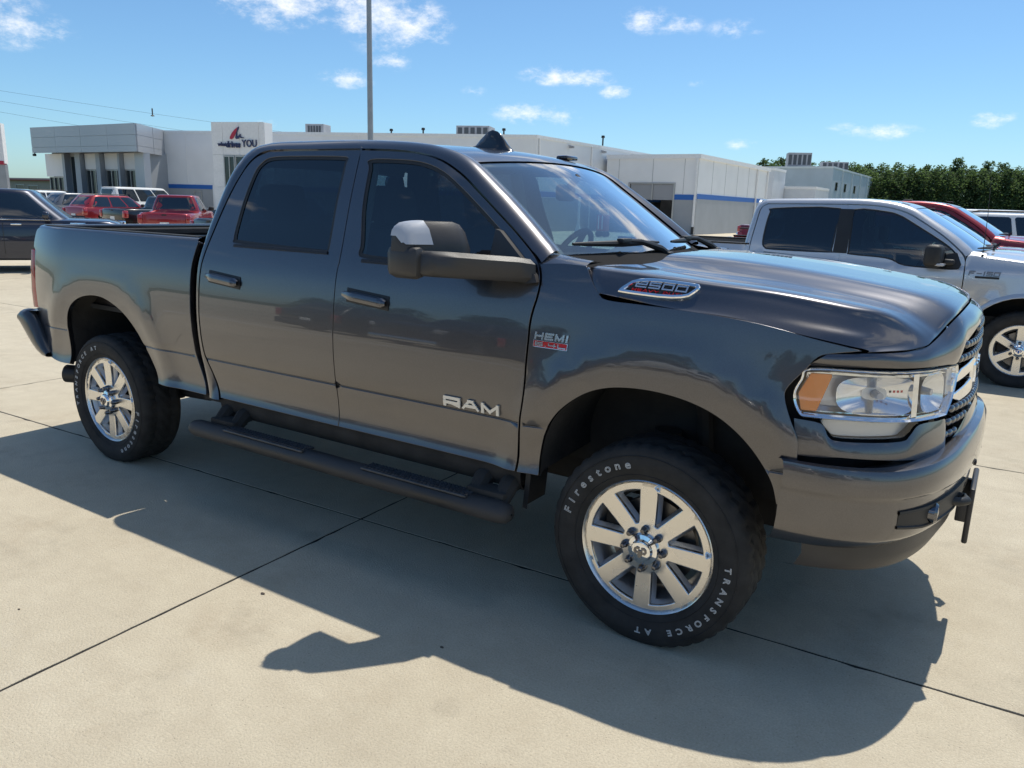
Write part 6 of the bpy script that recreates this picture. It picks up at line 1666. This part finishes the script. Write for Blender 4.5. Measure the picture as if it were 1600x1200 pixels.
RED = paint("red paint", (.30, .012, .016), metal=.35, rough=.30, flake=.05)
MAROON = paint("maroon paint", (.15, .010, .018), metal=.4, rough=.30, flake=.05)
skip_badge = lambda root: [bpy.data.objects.remove(o) for o in [c for ch in root.children for c in ([ch] if ch.name.startswith(("fender_badge", "antenna")) else [])] for o in list(o.children)+[o]]
for loc, sc, mt, lab in (((1.20, 9.72, 0), .965, RED, "red pickup directly behind the silver pickup, mostly hidden, hood showing"), ((1.32, 12.75, 0), 1.045, RED, "taller red pickup, second beyond the silver one, sunlit windshield pillar")):
    r = copy_tree(SP); r.location = loc; r.scale = (sc, sc, sc); recolour(r, SILVER, mt)
    skip_badge(r); tag(r, lab, "pickup truck", "red pickups beyond the silver one")

# ------------------------------------------------------------------ simpler vehicles across the lot
NAVYP = paint("navy paint", (.012, .016, .035), metal=.4, rough=.32, flake=.05)
BLACKP = paint("black paint", (.008, .008, .009), metal=.3, rough=.3, flake=.03)
WHITEP = paint("white paint", (.72, .73, .73), metal=.0, rough=.4, flake=.0)
GREYP = paint("mid grey paint", (.16, .165, .17), metal=.5, rough=.32, flake=.05)
DGLASS = mat("dark car glass", (.006, .012, .020), rough=.04, spec=.8, coat=.5)
WHEEL_SRC = [o for o in SP.children if o.name.startswith("wheel") and not o.name.startswith("wheel_h")][0]


def car(name, label, cat, loc, rz, mt, L=4.8, W=1.9, H=1.7, belt=1.02, nose=1.0, tail=1.02, ax=(1.45, -1.35), cab=(-2.2, -1.75, .30, 1.10), style='suv', group=None, wr=.36, emblem=False, roofbar=False, tailmat=None):
    """origin at the centre on the ground, facing +x. cab: base rear, roof rear, roof front, base front"""
    root = empty(name, loc, rz, label, cat, group)
    x0, x1 = -L/2, L/2; c0, c1, c2, c3 = cab
    xs = sorted(set([x0, x0+.02, x0+.06, x0+.14, x0+.3, x1, x1-.02, x1-.06, x1-.14, x1-.3]+[x0+.3+(L-.6)*i/26 for i in range(27)]+[a+d for a in ax for d in (-.50, -.46, -.42, -.34, -.24, -.12, 0, .12, .24, .34, .42, .46, .50)]))

    def hw(x):
        t = max(0, (abs(x)-(L/2-.75))/.75); return W/2*(1-.17*t**2.4)

    def top(x):
        if x > c3: t = (x-c3)/(x1-c3); z = belt+(nose-belt)*t; return z-.10*max(0, (x-(x1-.35))/.35)**2
        if x < c0: return tail-.05*max(0, ((x0+.2)-x)/.2)**2
        return belt

    def bot(x):
        z = .26+.14*max(0, (abs(x)-(L/2-.5))/.5)**2
        for a in ax:
            d = abs(x-a); Ra = wr+.085
            if d < Ra: z = max(z, wr+math.sqrt(Ra*Ra-d*d))
        return z
    rws = []
    for x in xs:
        w, zt, zb = hw(x), top(x), bot(x); bed = style == 'pickup' and x0+.06 < x < c0-.02
        p = [(.93*w, zb), (.985*w, zb+.04), (1.0*w, max(zb+.05, .55*zt)), (.990*w, max(zb+.06, .80*zt)), (.965*w, zt-.06), (.935*w, zt-.015)]
        p += [(.90*w, zt), (.84*w, zt), (.83*w, zt-.03), (.83*w, .72), (0, .72)] if bed else [(.87*w, zt+.005), (.70*w, zt+.018), (.45*w, zt+.028), (.2*w, zt+.032), (0, zt+.032)]
        if x in (x0, x1): p = [(y*.96, z if i < 3 else z-.02) for i, (y, z) in enumerate(p)]
        rws.append([(x, -y, z) for y, z in p]+[(x, y, z) for y, z in p[::-1][1:]])
    m = MB(); m.grid(rws); n = len(rws[0]); m.f.append(tuple(range(n))); m.f.append(tuple((len(rws)-1)*n+k for k in range(n))[::-1])
    m.build("body", mt, root, smooth=38)
    m = MB(); m.box((0, 0, .42), (L*.9, W*.72, .26)); m.build("underbody", UNDER, root)
    # greenhouse
    Hn = H-belt; wb, wt = W/2*.93, W/2*.70

    def gx(t): e = t**1.15; return c0+(c1-c0)*e, c3+(c2-c3)*t**.92

    def gw(t): return wb+(wt-wb)*t**1.25

    def sup(t, a, off=0.):
        xr, xf = gx(t); cx, hx = (xr+xf)/2, (xf-xr)/2; w = gw(t); e = 2/7
        c, s_ = math.cos(a), math.sin(a)
        return (cx+(hx+off)*math.copysign(abs(c)**e, c), (w+off)*math.copysign(abs(s_)**e, s_), belt+Hn*.93*t)
    N = 48; rws = [[sup(t, 2*math.pi*k/N) for k in range(N)] for t in (0, .2, .4, .6, .8, .93, 1.0)]
    last = rws[-1]; cxr = (gx(1)[0]+gx(1)[1])/2
    for q, dz in ((.955, .45), (.86, .75), (.6, .93), (.25, 1.0)): rws.append([(cxr+(x-cxr)*q, y*q, z+Hn*.07*dz) for x, y, z in last])
    m = MB(); m.grid(rws, closed=True); m.f.append(tuple((len(rws)-1)*N+k for k in range(N))); m.build("cab", mt, root, smooth=50)
    # side glass follows the shell
    for s in (-1, 1):
        def S(x, t, s=s):
            xr, xf = gx(t); cx, hx = (xr+xf)/2, (xf-xr)/2; f = min(1, abs((x-cx)/hx)); return (x, s*((gw(t))*(1-f**7)**(1/7)+.004), belt+Hn*.93*t)
        spans = {'suv': [(.05, .36), (.39, .66), (.69, .965)], 'pickup': [(.06, .48), (.53, .965)], 'van': [(.03, .33), (.35, .66), (.68, .97)], 'sedan': [(.12, .50), (.53, .93)]}[style]
        for f0, f1 in spans:
            ol = []
            for f, t in ((f0, .06), (f1, .06), (f1, .90), (f0, .90)):
                xr, xf = gx(t); ol.append((xr+(xf-xr)*(.03+.94*f), t))
            ol = chaikin(resample(ol, .22), 1)
            panel("window", ol, S, DGLASS, root, flip=1 if s < 0 else -1, step=.18, edge=.12, flange=.006, rnd=.002)
        m = MB(); m.rbox((c3-.42, s*(W/2+.09), belt+.10), (.13, .20, .15), .04); m.tube([(c3-.38, s*(W/2-.06), belt+.05), (c3-.40, s*(W/2+.05), belt+.07)], .03, 6); m.build("mirror", BPLAS if mt is not NAVYP else mt, root, smooth=50)
        for f in ((.44, .74) if style != 'pickup' else (.10, .58)):
            xh = c0+(c3-c0)*f; m = MB(); m.rbox((xh, s*(hw(xh)*.985+.012), belt-.10), (.20, .03, .035), .01); m.build("door_handle", CHROME if mt is NAVYP else mt, root, smooth=40)
        m = MB()
        for f in ((.38, .675) if style != 'pickup' else (.505,)):
            xh = c0+(c3-c0)*f; m.grid([[(xh+d, s*(hw(xh)*k+.0015), z) for d in (-.006, .006)] for k, z in ((.985, .34), (1.0, .55*belt), (.990, .80*belt), (.966, belt-.06))])
        m.build("door_gap", BLACKM, root)
        for xa in ax:
            w = copy_tree(WHEEL_SRC, root); w.matrix_parent_inverse = Matrix(); k = wr/.405; w.scale = (k, k*.82, k); w.location = (xa, s*(W/2-.12), wr*.985); w.rotation_euler = (0, 0, math.pi if s > 0 else 0)
        m = MB(); m.rbox((x1-.14, s*W/2*.70, nose-.22), (.26, .36, .15), .04, Matrix.Rotation(-s*.35, 3, 'Z')); m.build("headlight", WHITEL, root, smooth=50)
        if style == 'van': m = MB(); m.rbox((x0+.02, s*W/2*.80, belt+.05), (.06, .11, .52), .02)
        else: m = MB(); m.rbox((x0+.06, s*W/2*.83, tail-.22), (.20, .17, .30), .03)
        m.build("tail_light", REDL, root, smooth=50)
    # windshield and back glass
    for front in (1, 0):
        def S(y, t, front=front):
            xr, xf = gx(t); cx, hx = (xr+xf)/2, (xf-xr)/2; f = min(.999, abs(y)/gw(t)); d = (hx+.004)*(1-f**7)**(1/7); return (cx+d if front else cx-d, y, belt+Hn*.93*t)
        t0, t1 = (.04, .93) if front else (.22 if style != 'pickup' else .12, .88)
        ol = [(-gw(t0)*.84, t0), (gw(t0)*.84, t0), (gw(t1)*.84, t1), (-gw(t1)*.84, t1)]
        panel("windshield" if front else "rear_window", chaikin(resample(ol, .3), 1), S, DGLASS, root, flip=1 if front else -1, step=.25, edge=.15, flange=.006, rnd=.002)
    m = MB(); m.rbox((x1-.03, 0, nose-.30), (.10, W*.46, .24), .03); m.build("grille", BLACKM, root, smooth=40)
    bm_ = BPLAS if style in ('suv', 'van') else CHROME
    m = MB(); m.rbox((x0-.03, 0, .50), (.16, W*.86, .20), .04); m.build("bumper", bm_, root, smooth=40)
    m = MB(); m.rbox((x1-.02, 0, .46), (.16, W*.84, .20), .05); m.build("bumper", bm_, root, smooth=40)
    m = MB(); m.rbox((x0-.015, 0, tail-.40), (.02, .31, .155), .004); m.build("number_plate", TRIM, root)
    if style == 'pickup':
        m = MB(); m.rbox((x0-.006, 0, tail-.28), (.03, W*.74, .46), .015); tg = m.build("tailgate", tailmat or mt, root, smooth=40)
        if emblem: m = MB(); m.lathe([(.001, .012), (.05, .01), (.055, 0)], 16, axis='X'); m.v = [(x0-.028-x, y, z+tail-.22) for x, y, z in m.v]; m.build("emblem", CHROME, tg, smooth=40)
        m = MB(); m.rbox((x0-.022, 0, tail-.07), (.02, .16, .05), .006); m.build("tailgate_handle", BPLAS, tg, smooth=40)
    if roofbar:
        m = MB()
        for s in (-1, 1): m.tube([(c1+.15, s*wt*.86, H-.01), (c1+.3, s*wt*.86, H+.035), (c2-.3, s*wt*.86, H+.035), (c2-.1, s*wt*.86, H-.015)], .018, 6)
        m.build("roof_rail", BPLAS, root, smooth=40)
    return root


Q = math.pi/2
PK = dict(L=5.4, W=1.92, H=1.80, belt=1.12, nose=1.08, tail=1.08, ax=(1.72, -1.62), cab=(-.75, -.62, .75, 1.35), style='pickup', wr=.38)
nv = car("suv", "dark navy vehicle cut by the photo's left edge, chrome hood badge", "suv", (-17.88, 4.80, 0), R(57), NAVYP, L=4.95, W=1.95, H=1.76, belt=1.12, nose=1.10, tail=1.1, ax=(1.50, -1.45), cab=(-2.35, -1.95, .78, 1.46), wr=.39, roofbar=False)
m = MB()
for s in (-1, 1): m.rbox((1.62, s*.935, 1.04), (.30, .02, .06), .01, Matrix.Rotation(-s*.03, 3, 'Z'))
m.build("hood_badge", CHROME, nv, smooth=40)
for s in (-1, 1):
    m = MB(); m.rbox((-.5, s*.925, 1.118), (3.2, .02, .022), .006); m.build("belt_trim", CHROME, nv)
GR = "vehicles parked in the left rows"
car("suv", "red suv with dark glass, behind the black pickup's tailgate on the left", "suv", (-37.6, 19.3, 0), R(95), RED, L=4.75, W=1.88, H=1.60, belt=1.02, roofbar=True, group=GR)
car("pickup_truck", "black pickup with red tail lamp between the red suv and the red pickup", "pickup truck", (-31.4, 18.0, 0), R(92), BLACKP, group=GR, **{**PK, 'H': 1.62})
car("pickup_truck", "red pickup showing its tailgate, left of the dark pickup's cab", "pickup truck", (-26.4, 15.1, 0), R(135), RED, group=GR, **{**PK, 'H': 1.72})
car("pickup_truck", "black pickup with round tailgate emblem, nearest the dark pickup's cab", "pickup truck", (-18.45, 13.35, 0), R(88), BLACKP, group=GR, emblem=True, **{**PK, 'H': 1.3, 'belt': 1.10, 'cab': (1.1, 1.14, 1.2, 1.34)} if False else {**PK})
car("pickup_truck", "red pickup farther back whose cab shows over the black tailgate", "pickup truck", (-32.0, 24.2, 0), R(122), RED, group=GR, **{**PK, 'H': 1.72})
car("van", "white passenger van with dark windows in front of the blue stripe", "van", (-48.3, 27.6, 0), R(98), WHITEP, L=5.6, W=2.05, H=2.12, belt=1.18, nose=1.08, tail=1.2, ax=(1.9, -1.75), cab=(-2.9, -2.82, 1.15, 2.05), style='van', wr=.36, group=GR)
car("suv", "mid grey suv half hidden by the red suv", "suv", (-41.4, 20.0, 0), Q, GREYP, H=1.66, group=GR)
car("suv", "white suv with pale roof behind the navy vehicle", "suv", (-46.6, 21.0, 0), Q, WHITEP, H=1.74, group=GR)
car("sedan", "maroon car with its roof above the navy vehicle's windshield", "car", (-50.2, 20.2, 0), Q, MAROON, H=1.72, group=GR)
for i, (x, y, mt, lab) in enumerate(((-58.2, 22.6, BLACKP, "black suv in front of the showroom's tall windows, leftmost of three"), (-55.4, 23.4, NAVYP, "navy suv in front of the showroom pillars, middle of three"), (-52.5, 24.3, BLACKP, "black suv beside the white van, rightmost of three"))):
    car("suv", lab, "suv", (x, y, 0), Q, mt, H=1.74, group="dark suvs before the showroom", roofbar=True)
GR2 = "vehicles parked in the right rows"
car("suv", "long white suv with dark windows at the photo's right edge", "suv", (2.1, 21.2, 0), 0, WHITEP, L=5.4, W=2.0, H=1.90, belt=1.22, nose=1.15, tail=1.2, ax=(1.7, -1.5), cab=(-2.6, -2.35, .5, 1.3), wr=.39, group=GR2, roofbar=True)
car("van", "white van roof far behind the long white suv", "van", (.2, 39, 0), 0, WHITEP, L=5.6, W=2.0, H=2.15, belt=1.2, nose=1.1, tail=1.2, ax=(1.8, -1.7), cab=(-2.75, -2.68, 1.1, 1.9), style='van', group=GR2)
car("suv", "dark suv roof between the red pickup and the far white van", "suv", (-1.2, 30.5, 0), 0, NAVYP, H=1.86, L=5.0, group=GR2)
car("suv", "grey suv roof at the far right of the lot", "suv", (3.6, 33, 0), 0, GREYP, H=1.82, L=5.0, group=GR2)
car("sedan", "dark red car whose tail shows left of the silver pickup's cab", "car", (-9.7, 40.5, 0), 0, MAROON, L=4.7, H=1.46, belt=.95, nose=.85, tail=1.02, cab=(-1.75, -1.1, .35, 1.25), style='sedan', wr=.34, group=GR2)
# vehicles across the aisle, mirrored in the dark pickup's doors
GR3 = "vehicles across the aisle mirrored in the doors"
for x, mt, st, lab in ((-10.7, BLACKP, 'suv', "black suv across the aisle mirrored in the pickup's bed"), (-7.9, NAVYP, 'pickup', "navy pickup across the aisle mirrored in the pickup's doors"), (-5.2, BLACKP, 'suv', "black suv across the aisle mirrored beneath the pickup's handles"), (-2.5, WHITEP, 'pickup', "white pickup across the aisle mirrored in the dark rear glass"), (.3, GREYP, 'suv', "grey suv across the aisle mirrored in the front door"), (3.0, BLACKP, 'pickup', "black pickup across the aisle mirrored in the front fender"), (5.8, WHITEP, 'suv', "white suv across the aisle mirrored ahead of the front wheel")):
    car("pickup_truck" if st == 'pickup' else "suv", lab, "pickup truck" if st == 'pickup' else "suv", (x, -11.6, 0), -Q if st == 'suv' else Q, mt, group=GR3, **(PK if st == 'pickup' else dict(H=1.74, L=4.8)))

# ------------------------------------------------------------------ litter on the slabs
for i, (x, y, r_) in enumerate(((-1.535, -1.615, .009), (-.62, -1.49, .007), (.30, -1.9, .004), (-2.25, -2.3, .005))):
    m = MB(); rr = random.Random(i); bm = bmesh.new(); bmesh.ops.create_icosphere(bm, subdivisions=2, radius=r_)
    for v in bm.verts: v.co = Vector((v.co.x*1.3, v.co.y*.8, v.co.z*.45))*(1+rr.uniform(-.15, .15)) + Vector((x, y, r_*.35))
    bm.verts.index_update(); m.add([v.co for v in bm.verts], [[v.index for v in f.verts] for f in bm.faces]); bm.free()
    tag(m.build("pebble", BARK), ("dark flat chip at the edge of the pickup's shadow", "small dark pebble in the shade left of the front wheel", "tiny pebble on the sunlit slab before the front wheel", "tiny pebble near the crossing slab joint on the left")[i], "pebble")
